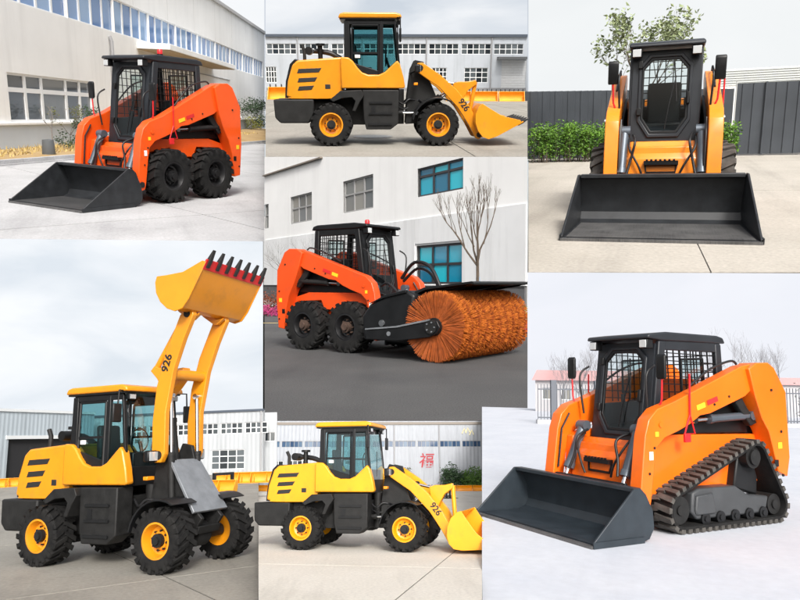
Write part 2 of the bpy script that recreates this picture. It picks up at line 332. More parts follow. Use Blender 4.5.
# ------------------------------------------------------------------ skid steer loader (x forward, y left, origin on the ground between the axles)
TYRE_S = None
def skid_steer(stage, loc, yaw, label, paint, group=None, tracks=False, tool='bucket', bw=.95, lip=2.0, bk=1.18, bh=.54, bwb=None, cab_h=2.08, tower_h=1.74, bucketm=None,
               wheelbase=.98, tyre_d=.86, tyrem=None, rimm=None, hubm=None, arm_open=0, beacon=True, mirror=True, shade=None, visor=.14, arm_y=.0, red_bar=True, towerw=1.0, glassm=None, hw=.47, track_y=.725, wear=None):
    global TYRE_S
    t = thing('skid_steer_loader', stage, loc, yaw, label, 'loader', group)
    bucketm = bucketm or BUCKETGREY; tyrem = tyrem or RUBBER; cabm = shade or CABGREY; glassm = glassm or GLASS
    wb = wheelbase/2; W = .31; th = tower_h; ay = arm_y
    # body
    MB().prism([(-1.08,.30),(.80,.30),(.92,.42),(.86,.86),(-1.08,.86)], -.50, .50).build('body', paint, t, bevel=.015)
    MB().box(-.55, .62, -.44, .44, .845, 1.0).build('cab_base', BLACK, t, bevel=.01)
    MB().prism([(-1.10,.85),(-.52,.85),(-.52,1.30),(-1.02,1.34),(-1.10,1.25)], -.52, .52).build('engine_cover', BLACK, t, bevel=.02)
    rg = MB().box(-1.13, -1.09, -.54, .54, .42, 1.42).build('rear_door', paint, t, bevel=.012)
    for k in range(6): MB().box(-1.142, -1.12, -.4, .4, .78+k*.09, .82+k*.09).build('louvre', BLACK, rg)
    for s in (1, -1):
        y0, y1 = .495*s, .60*s
        MB().prism([(-1.05,.62),(-.98,.90),(-.60,1.0),(.70,1.0),(.86,.94),(.93,.60),(.86,.42),(.80,.42),(.72,.80),(.30,.86),(.22,.70),(-.22,.70),(-.30,.86),(-.86,.84),(-.96,.55)] if not tracks else
                   [(-1.05,.45),(-1.05,.98),(.70,1.0),(.88,.92),(.93,.55),(.90,.34),(-.2,.34)], y0, y1).build('side_panel', paint, t, bevel=.012)
        MB().prism([(-.86,1.0),(.52,1.0),(.46,1.12),(.2,1.24),(-.45,1.44),(-.80,1.45)], .46*s, .565*s).build('engine_side_cover', BLACK, t, bevel=.01)
        # tower
        k = towerw
        MB().prism([(-1.16,.36),(-1.02,.34),(-.97,.72),(-.88,.98),(-.76,1.18),(-.66,1.42),(-.56,th-.04),(-.70,th+.03),(-.88,th+.04),(-1.0,th-.02),(-1.19,th-.34),(-1.21,.9)] if not tracks else
                   [(-1.22,.50),(-1.06,.56),(-.98,.84),(-.92,1.02),(-.80,1.18),(-.70,1.42),(-.60,th-.04),(-.74,th+.03),(-.95,th+.04),(-1.06,th-.02),(-1.26,th-.30),(-1.28,.72)], .575*s, (.575+.23*k)*s).build('tower', paint, t, bevel=.011)
        # lift arm
        a0, a1 = (.60+ay)*s, (.755+ay)*s
        arm = MB().prism([(-.84,th-.02),(-.70,th+.015),(-.55,th-.01),(.58,1.36),(.84,1.28),(.97,1.17),(1.03,1.0),(1.11,.42),(1.12,.30),(1.07,.22),(.99,.24),(.96,.34),(.90,.70),(.86,.88),(.74,.98),(.52,1.05),(.34,1.12),(.18,1.21),(.02,1.23),(-.58,1.42),(-.74,1.52),(-.86,1.62)], a0, a1).build('lift_arm', paint, t, bevel=.009)
        MB().disc_cyl((-.74, a1, th-.12), .055, -.012*s, .018*s, 18).build('pivot_pin', BLACK, arm, smooth=40)
        MB().disc_cyl((1.05, a1, .32), .045, -.012*s, .016*s, 18).build('pivot_pin', FRAMEBLACK, arm, smooth=40)
        MB().disc_cyl((.80, a1, 1.12), .03, -.012*s, .012*s, 18).build('pivot_pin', paint, arm, smooth=40)
        cylinder(t, (-.78, .66*s, 1.20), (.20, .665*s, 1.155), .045, .72, 'lift_cylinder', barrel=STEELBLUE if tracks else FRAMEBLACK)
        MB().prism([(-.86,1.12),(-.74,1.08),(-.50,1.34),(-.48,1.46),(-.56,1.46),(-.70,1.28)], .62*s, .70*s).build('control_link', FRAMEBLACK, t, bevel=.01)
        if tool == 'bucket':
            cylinder(t, (.78, .43*s, 1.04), (1.07, .45*s, .40), .055, .74, 'tilt_cylinder')
        else:
            cylinder(t, (.78, .43*s, 1.08), (1.07, .45*s, .42), .05, .6, 'tilt_cylinder')
        for bx_, bz_ in ((.90,.88),(.98,.62),(-.30,1.42),(-.05,1.33)): MB().disc_cyl((bx_, a1, bz_), .014, -.004*s, .010*s, 6).build('bolt', FRAMEBLACK, arm)
        for bx_, bz_ in ((-1.13,.52),(-1.13,1.02),(-.98,1.5)): MB().disc_cyl((bx_, (.575+.23*k)*s, bz_), .016, -.004*s, .012*s, 6).build('bolt', FRAMEBLACK, t)
        MB().prism([(-1.06,.62),(-.99,.62),(-.99,.70),(-1.06,.70)], (.575+.23*k)*s, (.580+.23*k)*s).build('tie_down', BLACK, t)
        MB().tube([(.86,(.60+ay)*s-.02*s,1.18),(.98,(.60+ay)*s-.02*s,1.0),(1.04,(.60+ay)*s-.02*s,.55)], .012, 6).build('brake_line', HOSE, t, smooth=50)
        # dark handrail bar along the arm top
        rnd_hose(t, [(-.55, (.68+ay)*s, th+.01), (-.45, (.68+ay)*s, th+.045), (-.1, (.68+ay)*s, th-.055), (.25, (.68+ay)*s, 1.53)], .014, name='arm_hose')
    # front plate between the arms
    f = MB().prism([(.86,.36),(.95,.40),(.92,.72),(.76,.92),(.70,.90),(.84,.70)], -.46, .46).build('front_plate', paint, t, bevel=.012)
    st = MB().box(.90, 1.0, -.19, .19, .655, .70)
    for k in range(7): st.box(.985, 1.005, -.17+k*.05, -.145+k*.05, .70, .72)
    st.tube([(.93,-.18,.66),(.95,-.16,.56),(.95,.16,.56),(.93,.18,.66)], .014, 6)
    st.build('step', BLACK, t)
    for s in (1, -1):
        rnd_hose(t, [(.80,.33*s,1.0),(.98,.30*s,.92),(1.0,.34*s,.72),(1.05,.38*s,.55)], .016)
        rnd_hose(t, [(.80,.37*s,.96),(.93,.36*s,.84),(.98,.26*s,.66),(.97,.2*s,.52)], .013)
    MB().box(1.075, 1.12, -.55, .55, .14, .50).build('quick_attach_plate', BLACK, t, bevel=.01)
    MB().tube([(1.05,-.58,.33),(1.05,.58,.33)], .05, 12).build('cross_tube', paint, t, smooth=40)
    # cab
    zt = cab_h; wk = hw/.47
    fx = lambda z: .64 - (z-.85)*.135                 # sloping front
    cb = MB().prism([(-.60,.86),(fx(.86),.86),(fx(1.0),1.0),(-.62,1.18)], -hw+.005, hw-.005).build('cab', cabm, t, bevel=.012)
    for s in (1, -1):
        ya, yb = (hw-.055)*s, hw*s
        MB().prism([(fx(.98)-.01,.98),(fx(zt-.1)-.01,zt-.1),(fx(zt-.1)-.12,zt-.1),(fx(.98)-.13,.98)], ya, yb).build('front_pillar', cabm, cb, bevel=.012)
        MB().prism([(-.62,1.15),(-.57,zt-.10),(-.47,zt-.10),(-.50,1.15)], ya, yb).build('rear_pillar', cabm, cb, bevel=.012)
        MB().prism([(-.60,1.10),(fx(1.0)-.06,.98),(fx(1.28)-.06,1.30),(-.55,1.36)], ya+.004*s, yb-.006*s).build('side_panel_lower', cabm, cb, bevel=.01)
        MB().prism([(-.58,zt-.20),(fx(zt-.2)-.08,zt-.20),(fx(zt-.1)-.08,zt-.08),(-.56,zt-.08)], ya+.004*s, yb-.006*s).build('roof_rail', cabm, cb, bevel=.01)
        g = MB(); yy = (hw-.035)*s                   # diamond-ish guard mesh
        for k in range(9):
            x = -.48 + k*.096; g.tube([(x,yy,1.33),(x+.02,yy,zt-.19)], .0075, 4)
        for k in range(7):
            z = 1.36 + k*(zt-.20-1.36)/6.5; g.tube([(-.52,yy+.008*s,z),(fx(z)-.1,yy+.008*s,z+.015)], .0075, 4)
        g.build('side_guard_mesh', BLACK, cb)
        MB().prism([(-.28,1.46),(.10,1.44),(.10,zt-.30),(-.26,zt-.28)], (hw-.03)*s, (hw-.012)*s).build('side_window_pane', glassm, cb)
        wf = MB()
        for a, b in (((-.28,1.46),(.10,1.44)),((.10,1.44),(.10,zt-.30)),((.10,zt-.30),(-.26,zt-.28)),((-.26,zt-.28),(-.28,1.46))):
            wf.tube([(a[0],(hw-.02)*s,a[1]),(b[0],(hw-.02)*s,b[1])], .014, 6)
        wf.build('side_window_frame', BLACK, cb)
    g = MB()                                          # rear window guard
    for k in range(9): y = -.40+k*.1; g.tube([(-.57,y,1.25),(-.53,y,zt-.15)], .009, 4)
    for k in range(7): z = 1.3+k*.1; g.tube([(-.56,-.44,z),(-.56,.44,z)], .009, 4)
    g.build('rear_guard_mesh', BLACK, cb)
    MB().box(-.60,-.55,-hw+.01,hw-.01,1.15,1.32).build('rear_sill', cabm, cb)
    # roof
    rf = MB().prism([(-.64,zt-.09),(-.60,zt-.02),(-.50,zt),(.36,zt+.005),(.50+visor,zt-.03),(.52+visor,zt-.075),(.40,zt-.10)], -hw-.012, hw+.012).build('roof', cabm, t, bevel=.018)
    for s in (1, -1):
        l = MB().box(.46+visor-.06, .50+visor, (hw-.135)*s, (hw-.02)*s, zt-.19, zt-.085).build('headlight', BLACK, t, bevel=.01)
        MB().box(.50+visor-.003, .508+visor, (hw-.125)*s, (hw-.03)*s, zt-.18, zt-.095).build('lens', WHITEPL, l, bevel=.004)
    if beacon:
        bx = .18
        b = MB().disc_cyl((bx,.34 if tool != 'sweeper' else .1,zt), .05, 0, .03, 16, 'z').build('beacon', BLACK, t, smooth=40)
        MB().lathe([(.001,.03),(.044,.03),(.044,.085),(.03,.105),(.001,.105)], (bx,.34 if tool != 'sweeper' else .1,zt), 16, 'z').build('dome', REDPL, b, smooth=50)
    # front door: surround with octagonal opening, octagonal door ring, glass, wiper
    L = (zt-.12-.92); tilt = math.atan(.135)
    D = Matrix.Translation((fx(.92)+.01, 0, .92)) @ Matrix.Rotation(-tilt, 4, 'Y') @ Matrix.Diagonal((1, wk, 1, 1))   # local x out, y across, z up the slope
    def octa(w, z0, z1, c): return [(-w,z0+c*1.5),(-w+c*1.1,z0),(w-c*1.1,z0),(w,z0+c*1.5),(w,z1-c),(w-c,z1),(-w+c,z1),(-w,z1-c)]
    def ring(o, i, x0, x1):
        b = MB(); n = len(o); vs = [(x0,*p) for p in o]+[(x0,*p) for p in i]+[(x1,*p) for p in o]+[(x1,*p) for p in i]
        return b.add(vs, [q for k in range(n) for q in ((k,(k+1)%n,n+(k+1)%n,n+k),(2*n+k,3*n+k,3*n+(k+1)%n,2*n+(k+1)%n),(k,2*n+k,2*n+(k+1)%n,(k+1)%n),(n+k,n+(k+1)%n,3*n+(k+1)%n,3*n+k))])
    o1, o2, o3 = octa(.345,.035,L-.03,.13), octa(.275,.115,L-.10,.105), octa(.305,.08,L-.065,.118)
    rect = [(-.43,0.0),(-.30,-.02),(.30,-.02),(.43,0.0),(.43,L),(.30,L+.02),(-.30,L+.02),(-.43,L)]
    sur = ring(rect, o1, -.05, 0.0).xform(D).build('door_surround', cabm, cb)
    dr = ring(o1, o3, -.03, .022).xform(D).build('door', cabm, t, bevel=.008)
    ring(o3, o2, -.02, .012).xform(D).build('door_trim', BLACK, dr, bevel=.006)
    MB().add([(0,*p) for p in octa(.29,.10,L-.08,.11)], [tuple(range(8))]).xform(D).build('door_glass', glassm, dr)
    MB().tube([(.03,.02,.13),(.035,.06,.40),(.03,.14,.75)], .008, 5).tube([(.03,.16,.45),(.03,.11,.92)], .009, 5).xform(D).build('wiper', BLACK, dr)
    MB().box(.02,.06,.285,.325,.42,.56).xform(D).build('door_handle', BLACK, dr, bevel=.008)
    for z in (.30, .85): MB().box(.01,.05,-.355,-.30,z,z+.09).xform(D).build('hinge', BLACK, dr, bevel=.006)
    # inside
    se = MB().box(-.35,.08,-.22,.22,1.0,1.12).prism([(-.38,1.05),(-.26,1.05),(-.34,1.62),(-.44,1.62)], -.21, .21).build('seat', ORSEAT if tracks else SEAT, t, bevel=.03)
    for s in (1, -1): MB().tube([(.25,.26*s,1.0),(.30,.25*s,1.34)], .014, 8).tube([(.30,.25*s,1.32),(.30,.25*s,1.42)], .024, 8).build('control_lever', BLACK, t, smooth=50)
    # mirrors on red stalks
    if mirror:
        for s in (1, -1):
            m_ = MB().tube([(.70,(.66+ay)*s,1.30),(.70,(.69+ay)*s,1.38),(.70,(.71+ay)*s,1.78)], .011, 8).build('mirror', REDPL, t, smooth=50)
            MB().prism([(.685,1.62),(.685,1.84),(.70,1.87),(.725,1.84),(.725,1.62),(.71,1.59)], (.64+ay)*s, (.76+ay)*s).build('mirror_head', BLACK, m_, bevel=.012)
            if red_bar and s > 0 or red_bar and tracks:
                rb = MB().tube([(.36,(.775+ay)*s,1.66),(.37,(.775+ay)*s,1.20)], .011, 6).tube([(.37,(.775+ay)*s,1.22),(.30,(.775+ay)*s,1.02),(.46,(.775+ay)*s,1.02),(.37,(.775+ay)*s,1.22)], .009, 6).build('arm_lock', REDPL, t)
                MB().box(.38,.47,(.762+ay)*s,(.79+ay)*s,.93,1.02).build('lock_plate', REDPL, rb, bevel=.004)
    rnd_hose(t, [(.70,.50,1.18),(.74,.52,1.62),(.60,.51,1.75)], .013, name='grab_rail'); rnd_hose(t, [(.70,-.50,1.18),(.74,-.52,1.62),(.60,-.51,1.75)], .013, name='grab_rail')
    for s in (1, -1):
        decal(t, PAPER, sideM(.95, (.757+ay)*s, .80, s), .055, .085); decal(t, YSTICK, sideM(.86, (.757+ay)*s, 1.02, s), .05, .05)
        decal(t, YSTICK, sideM(-1.1, (.576+.23*towerw)*s+.001*s, .86, s), .07, .07); decal(t, RSTICK, sideM(-.02, (.757+ay)*s, 1.37, s, -16 if s < 0 else 16), .18, .055); decal(t, YSTICK, sideM(.17, (.757+ay)*s, 1.31, s, -16 if s < 0 else 16), .14, .055)
    # running gear
    if not tracks:
        if TYRE_S is None: TYRE_S = {}
        key = (tyre_d, tyrem.name)
        if key not in TYRE_S:
            TYRE_S[key] = tyre_mesh(tyre_d, W, .215, 18, .034).data('tyre', 35); TYRE_S[key].materials.append(tyrem)
        for x in (wb, -wb):
            for s in (1, -1): add_wheel(t, (x, track_y*s, tyre_d/2), s, tyre_d, W, .215, TYRE_S[key], rimm or RIMBLACK, hubm or RIMBLACK, tyrem, turn=random.uniform(0, 1))
            MB().tube([(x,-.60,tyre_d/2),(x,.60,tyre_d/2)], .09, 12).build('axle', FRAMEBLACK, t, smooth=40)
    else:
        for s in (1, -1): track_unit(t, s)
    if tool == 'bucket': skid_bucket(t, bucketm, bw, lip, bk, bh, bwb or bw, wear)
    elif tool == 'sweeper': sweeper(t)
    return t
def belt_path(circ, n=14):
    """outer outline of a belt round three circles given anticlockwise (x, z, r)"""
    out = []
    m = len(circ)
    T = []
    for i in range(m):
        x0, z0, r0 = circ[i]; x1, z1, r1 = circ[(i+1) % m]
        d = math.hypot(x1-x0, z1-z0); a = math.atan2(z1-z0, x1-x0); b = math.acos((r0-r1)/d); T.append(a-b)
    for i in range(m):
        x, z, r = circ[i]; a0 = T[i-1]; a1 = T[i]
        while a1 < a0: a1 += 2*math.pi
        for k in range(n+1):
            a = a0 + (a1-a0)*k/n; out.append((x+r*math.cos(a), z+r*math.sin(a)))
    return out
def track_unit(t, s):
    y0, y1 = .50*s, .86*s
    circ = [(-.93,.205,.165),(.60,.235,.195),(-.62,.70,.185)]
    if True: circ = [(.60,.235,.195),(-.62,.74,.17),(-.95,.205,.165)]
    P = belt_path(circ); th = .035
    Q = belt_path([(x,z,r-th) for x, z, r in circ])
    b = MB(); n = len(P)
    vs = [(x,y0,z) for x, z in P]+[(x,y1,z) for x, z in P]+[(x,y0,z) for x, z in Q]+[(x,y1,z) for x, z in Q]
    b.add(vs, [q for k in range(n) for q in ((k,(k+1)%n,n+(k+1)%n,n+k),(2*n+k,3*n+k,3*n+(k+1)%n,2*n+(k+1)%n),(k,2*n+k,2*n+(k+1)%n,(k+1)%n),(n+k,n+(k+1)%n,3*n+(k+1)%n,3*n+k))])
    tr = b.build('track', RUBBER, t, smooth=40)
    # tread blocks along the belt, two staggered rows
    L = [0]
    for k in range(n): L.append(L[-1] + math.hypot(P[(k+1)%n][0]-P[k][0], P[(k+1)%n][1]-P[k][1]))
    def at(d):
        d %= L[-1]
        for k in range(n):
            if L[k+1] >= d and L[k+1] > L[k]:
                u = (d-L[k])/(L[k+1]-L[k]); p, q = P[k], P[(k+1)%n]; tx, tz = (q[0]-p[0])/(L[k+1]-L[k]), (q[1]-p[1])/(L[k+1]-L[k])
                return (p[0]+(q[0]-p[0])*u, p[1]+(q[1]-p[1])*u, tz, -tx)
    N = 46; step = L[-1]/N; lug = MB()
    for k in range(N):
        for row in (0, 1):
            d = (k + .5*row)*step; ya, yb = (y0+.0*s, (y0+y1)/2+.02*s) if row == 0 else ((y0+y1)/2-.02*s, y1+.006*s)
            sk_ = (.030 if row == 0 else -.030)
            q = []
            for yy, off in ((ya, 0), (yb, sk_)):
                for e in (-.26*step, .26*step):
                    x, z, nx, nz = at(d+e+off); q.append((x-nx*.01,yy,z-nz*.01)); q.append((x+nx*.034,yy,z+nz*.034))
            lug.add(q, [(0,2,3,1),(4,5,7,6),(0,1,5,4),(2,6,7,3),(1,3,7,5),(0,4,6,2)])
    lug.build('tread', RUBBER_D, tr)
    fr = MB().prism([(-.80,.12),(.34,.12),(.42,.20),(.40,.40),(.30,.44),(-.30,.44),(-.52,.33),(-.86,.30)], .60*s, .80*s).build('track_frame', UNDERGREY, t, bevel=.02)
    MB().prism([(.06,.17),(.36,.17),(.38,.22),(.36,.37),(.10,.39)], .795*s, .825*s).build('cover_plate', UNDERGREY, fr, bevel=.015)
    MB().tube([(-.62,.56*s,.74),(-.62,.80*s,.74)], .125, 26).tube([(-.62,.79*s,.74),(-.62,.83*s,.74)], .085, 20).build('drive_sprocket', FRAMEBLACK, t, smooth=40)
    MB().prism([(-.80,.30),(-.40,.40),(-.48,.74),(-.72,.78),(-.82,.5)], .56*s, .70*s).build('drive_housing', BLACK, t, bevel=.02)
    for x, z, r in ((.60,.235,.145),(-.95,.205,.115)): MB().tube([(x,.56*s,z),(x,.80*s,z)], r, 24).tube([(x,.79*s,z),(x,.82*s,z)], .05, 14).build('idler', FRAMEBLACK, t, smooth=40)
    for k in range(5): MB().tube([(.22-k*.24,.62*s,.125),(.22-k*.24,.82*s,.125)], .068, 18).tube([(.22-k*.24,.81*s,.125),(.22-k*.24,.832*s,.125)], .03, 10).build('roller', BLACK, t, smooth=40)
def skid_bucket(t, m, bw, lip, bk, bh, bwb, wear=None):
    # plan taper: bw at the cutting edge, bwb at the back
    def yw(x): return bwb + (bw-bwb)*max(0, min(1, (x-bk)/(lip-bk)))
    prof = [(lip,.012),(bk+.16,.012),(bk+.05,.05),(bk,.14),(bk+.015,.30),(bk+.10,bh-.04),(bk+.17,bh)]
    inn = [(lip,.030),(bk+.17,.030),(bk+.075,.065),(bk+.03,.145),(bk+.042,.29),(bk+.122,bh-.05),(bk+.19,bh-.012)]
    b = MB(); n = len(prof); vs = []
    for P in (prof, inn):
        for s in (-1, 1): vs += [(x, s*yw(x), z) for x, z in P]
    f = []
    for k in range(n-1): f += [(k,k+1,n+k+1,n+k),(2*n+k,3*n+k,3*n+k+1,2*n+k+1)]
    f += [(0,n,3*n,2*n),(n-1,3*n-1,4*n-1,2*n-1)]
    for o in (0, n): f += [(o+k,2*n+o+k,2*n+o+k+1,o+k+1) for k in range(n-1)]
    bo = b.add(vs, f).build('bucket', m, t, smooth=30)
    fl = MB(); fl.add([(lip-.01,-yw(lip)+.03,.034),(lip-.01,yw(lip)-.03,.034),(bk+.2,yw(bk+.2)-.03,.034),(bk+.2,-yw(bk+.2)+.03,.034),(lip-.01,-yw(lip)+.03,.036),(lip-.01,yw(lip)-.03,.036),(bk+.2,yw(bk+.2)-.03,.036),(bk+.2,-yw(bk+.2)+.03,.036)], [(3,2,1,0),(4,5,6,7),(0,1,5,4),(1,2,6,5),(2,3,7,6),(3,0,4,7)]).build('worn_floor', wear or m, bo)
    for s in (1, -1):
        side = [(lip+.02,.01),(lip+.02,.05),(bk+.23,bh+.01),(bk+.15,bh+.01),(bk+.08,bh-.05),(bk-.01,.30),(bk-.025,.13),(bk+.04,.03),(bk+.16,.0)]
        MB().add([(x, s*(yw(x)), z) for x, z in side]+[(x, s*(yw(x)+.022), z) for x, z in side], [tuple(range(9)), tuple(range(17,8,-1))]+[(i,i+9,(i+1)%9+9,(i+1)%9) for i in range(9)]).build('side_plate', m, bo, bevel=.005)
        MB().add([(lip+.03,s*(yw(lip)+.024),.0),(lip+.03,s*(yw(lip)+.034),.0),(bk+.12,s*(yw(bk)+.034),.0),(bk+.12,s*(yw(bk)+.024),.0),(lip+.03,s*(yw(lip)+.024),.06),(lip+.03,s*(yw(lip)+.034),.06),(bk+.12,s*(yw(bk)+.034),.06),(bk+.12,s*(yw(bk)+.024),.06)], [(3,2,1,0),(4,5,6,7),(0,1,5,4),(1,2,6,5),(2,3,7,6),(3,0,4,7)]).build('wear_strip', m, bo)
    MB().box(lip-.11, lip+.05, -bw-.022, bw+.022, -.004, .010).box(lip-.11,lip+.05,-bw-.022,bw+.022,.0105,.026).build('cutting_edge', WORN, bo)
    MB().prism([(bk+.10,bh-.04),(bk+.13,bh+.012),(bk+.22,bh+.012),(bk+.22,bh-.03)], -bwb, bwb).build('top_lip', m, bo, bevel=.006)
def sweeper(t):
    cx, cz, Rb = 2.52, .53, .53; y0, y1 = -1.24, .86
    a = MB().prism([(1.13,.20),(1.13,.66),(1.40,.84),(1.95,1.0),(2.02,.96),(1.86,.72),(1.80,.24),(1.6,.18)], -.60, .60).build('sweeper_frame', BLACK, t, bevel=.015)
    MB().prism([(1.16,.28),(1.14,.66),(1.30,.84),(1.62,.98),(2.02,1.06),(2.16,.98),(2.12,.78),(2.22,.62),(2.16,.44),(1.96,.28)], y0+.03, y0+.52).build('motor_cover', BLACK, a, bevel=.045, seg=3)
    MB().prism([(1.30,.84),(1.62,.985),(2.02,1.065),(2.02,1.02),(1.62,.94)], y0+.0, y0+.05).build('cover_flange', BLACK, a, bevel=.008)
    for y in (y0+.10, y0+.40): MB().disc_cyl((1.55,y0+.03,.55), .05, -.03, .0, 14).build('cover_bolt', SILVER, a)
    for s, y in ((-1, y0-.05), (1, y1+.05)):
        e = MB().prism([(1.30,.30),(1.30,.44),(1.90,.50),(2.50,.62),(2.62,.62),(2.67,.53),(2.62,.44),(2.48,.38),(1.9,.30)], y-.02, y+.02).build('end_arm', BLACK, a, bevel=.01)
        MB().disc_cyl((cx,y,cz), .10, -.04, .04, 20).build('bearing', FRAMEBLACK, e, smooth=40)
        for k in range(5): MB().disc_cyl((cx+.07*math.cos(k*1.256), y, cz+.07*math.sin(k*1.256)), .013, -.05, .05, 6).build('bolt', SILVER, e)
        MB().disc_cyl((1.75,y,.40), .035, -.03, .03, 12).build('pivot_bolt', SILVER, e)
    MB().prism([(1.30,.445),(1.30,.465),(1.90,.525),(2.50,.645),(2.50,.62),(1.90,.50)], y0-.085, y0-.065).build('edge_trim', SILVER, a)
    # sloping deflector sheet over the brush
    MB().prism([(1.94,.96),(1.96,1.0),(2.24,1.10),(3.06,1.19),(3.10,1.17),(3.10,1.14),(3.04,1.155),(2.26,1.065),(1.98,.955)], y0+.16, y1+.10).build('deflector', BLACK, a, bevel=.004)
    for y in (y0+.3, 0, y1-.1): MB().prism([(1.98,.957),(2.26,1.067),(2.95,1.148),(2.85,1.11),(2.26,1.02)], y-.012, y+.012).build('deflector_rib', BLACK, a)
    core = MB().tube([(cx,y0,cz),(cx,y1,cz)], .13, 20).build('brush_core', FRAMEBLACK, t, smooth=40)
    rng = random.Random(5); BR = mat('orange_bristle', (0.58, 0.125, 0.014), 0.6, var=0.4, vscale=14, col2=(0.74, 0.22, 0.03)); BR2 = mat('dark_bristle', (0.34, 0.075, 0.012), 0.65, var=0.3, vscale=12)
    nW = 30
    for i in range(nW):
        b = MB(); yb = y0 + .035 + (y1-y0-.07)*i/(nW-1); nb = 420 if i == 0 else 330
        for k in range(nb):
            a_ = 2*math.pi*(k+rng.uniform(-.3,.3))/nb; r1 = Rb*rng.uniform(.955,1.0) if i not in (0,) else Rb*rng.uniform(.93,.99)
            wv = .016*math.sin(a_*7+i*.9); da = rng.uniform(-.07,.07); w0, w1 = .003, .0052
            if cz + r1*math.sin(a_) < .004: r1 = min(r1, (cz-.004)/max(.01, -math.sin(a_)))
            ca, sa, cb_, sb = math.cos(a_), math.sin(a_), math.cos(a_+da), math.sin(a_+da)
            y_0 = yb + rng.uniform(-.012,.012); y_1 = yb + wv + rng.uniform(-.018,.018) - (.03 if i == 0 else 0)
            p = lambda r, c, s_, w, y: [(cx+r*c-w*s_, y, cz+r*s_+w*c), (cx+r*c+w*s_, y, cz+r*s_-w*c), (cx+r*c, y+w*1.3, cz+r*s_)]
            b.add(p(.12,ca,sa,w0,y_0)+p(r1,cb_,sb,w1,y_1), [(0,1,4,3),(1,2,5,4),(2,0,3,5),(3,4,5)])
        b.build('bristle_ring', BR if i % 3 else BR2, core)
    rnd_hose(t, [(.80,.30,1.25),(1.15,.20,1.52),(1.60,.05,1.42),(1.90,-.05,.98)], .030); rnd_hose(t, [(.80,.36,1.20),(1.15,.30,1.42),(1.55,.15,1.30),(1.82,.05,.95)], .026); rnd_hose(t, [(.84,-.34,1.12),(1.05,-.42,1.16),(1.30,-.50,1.02),(1.45,-.60,.88)], .022)

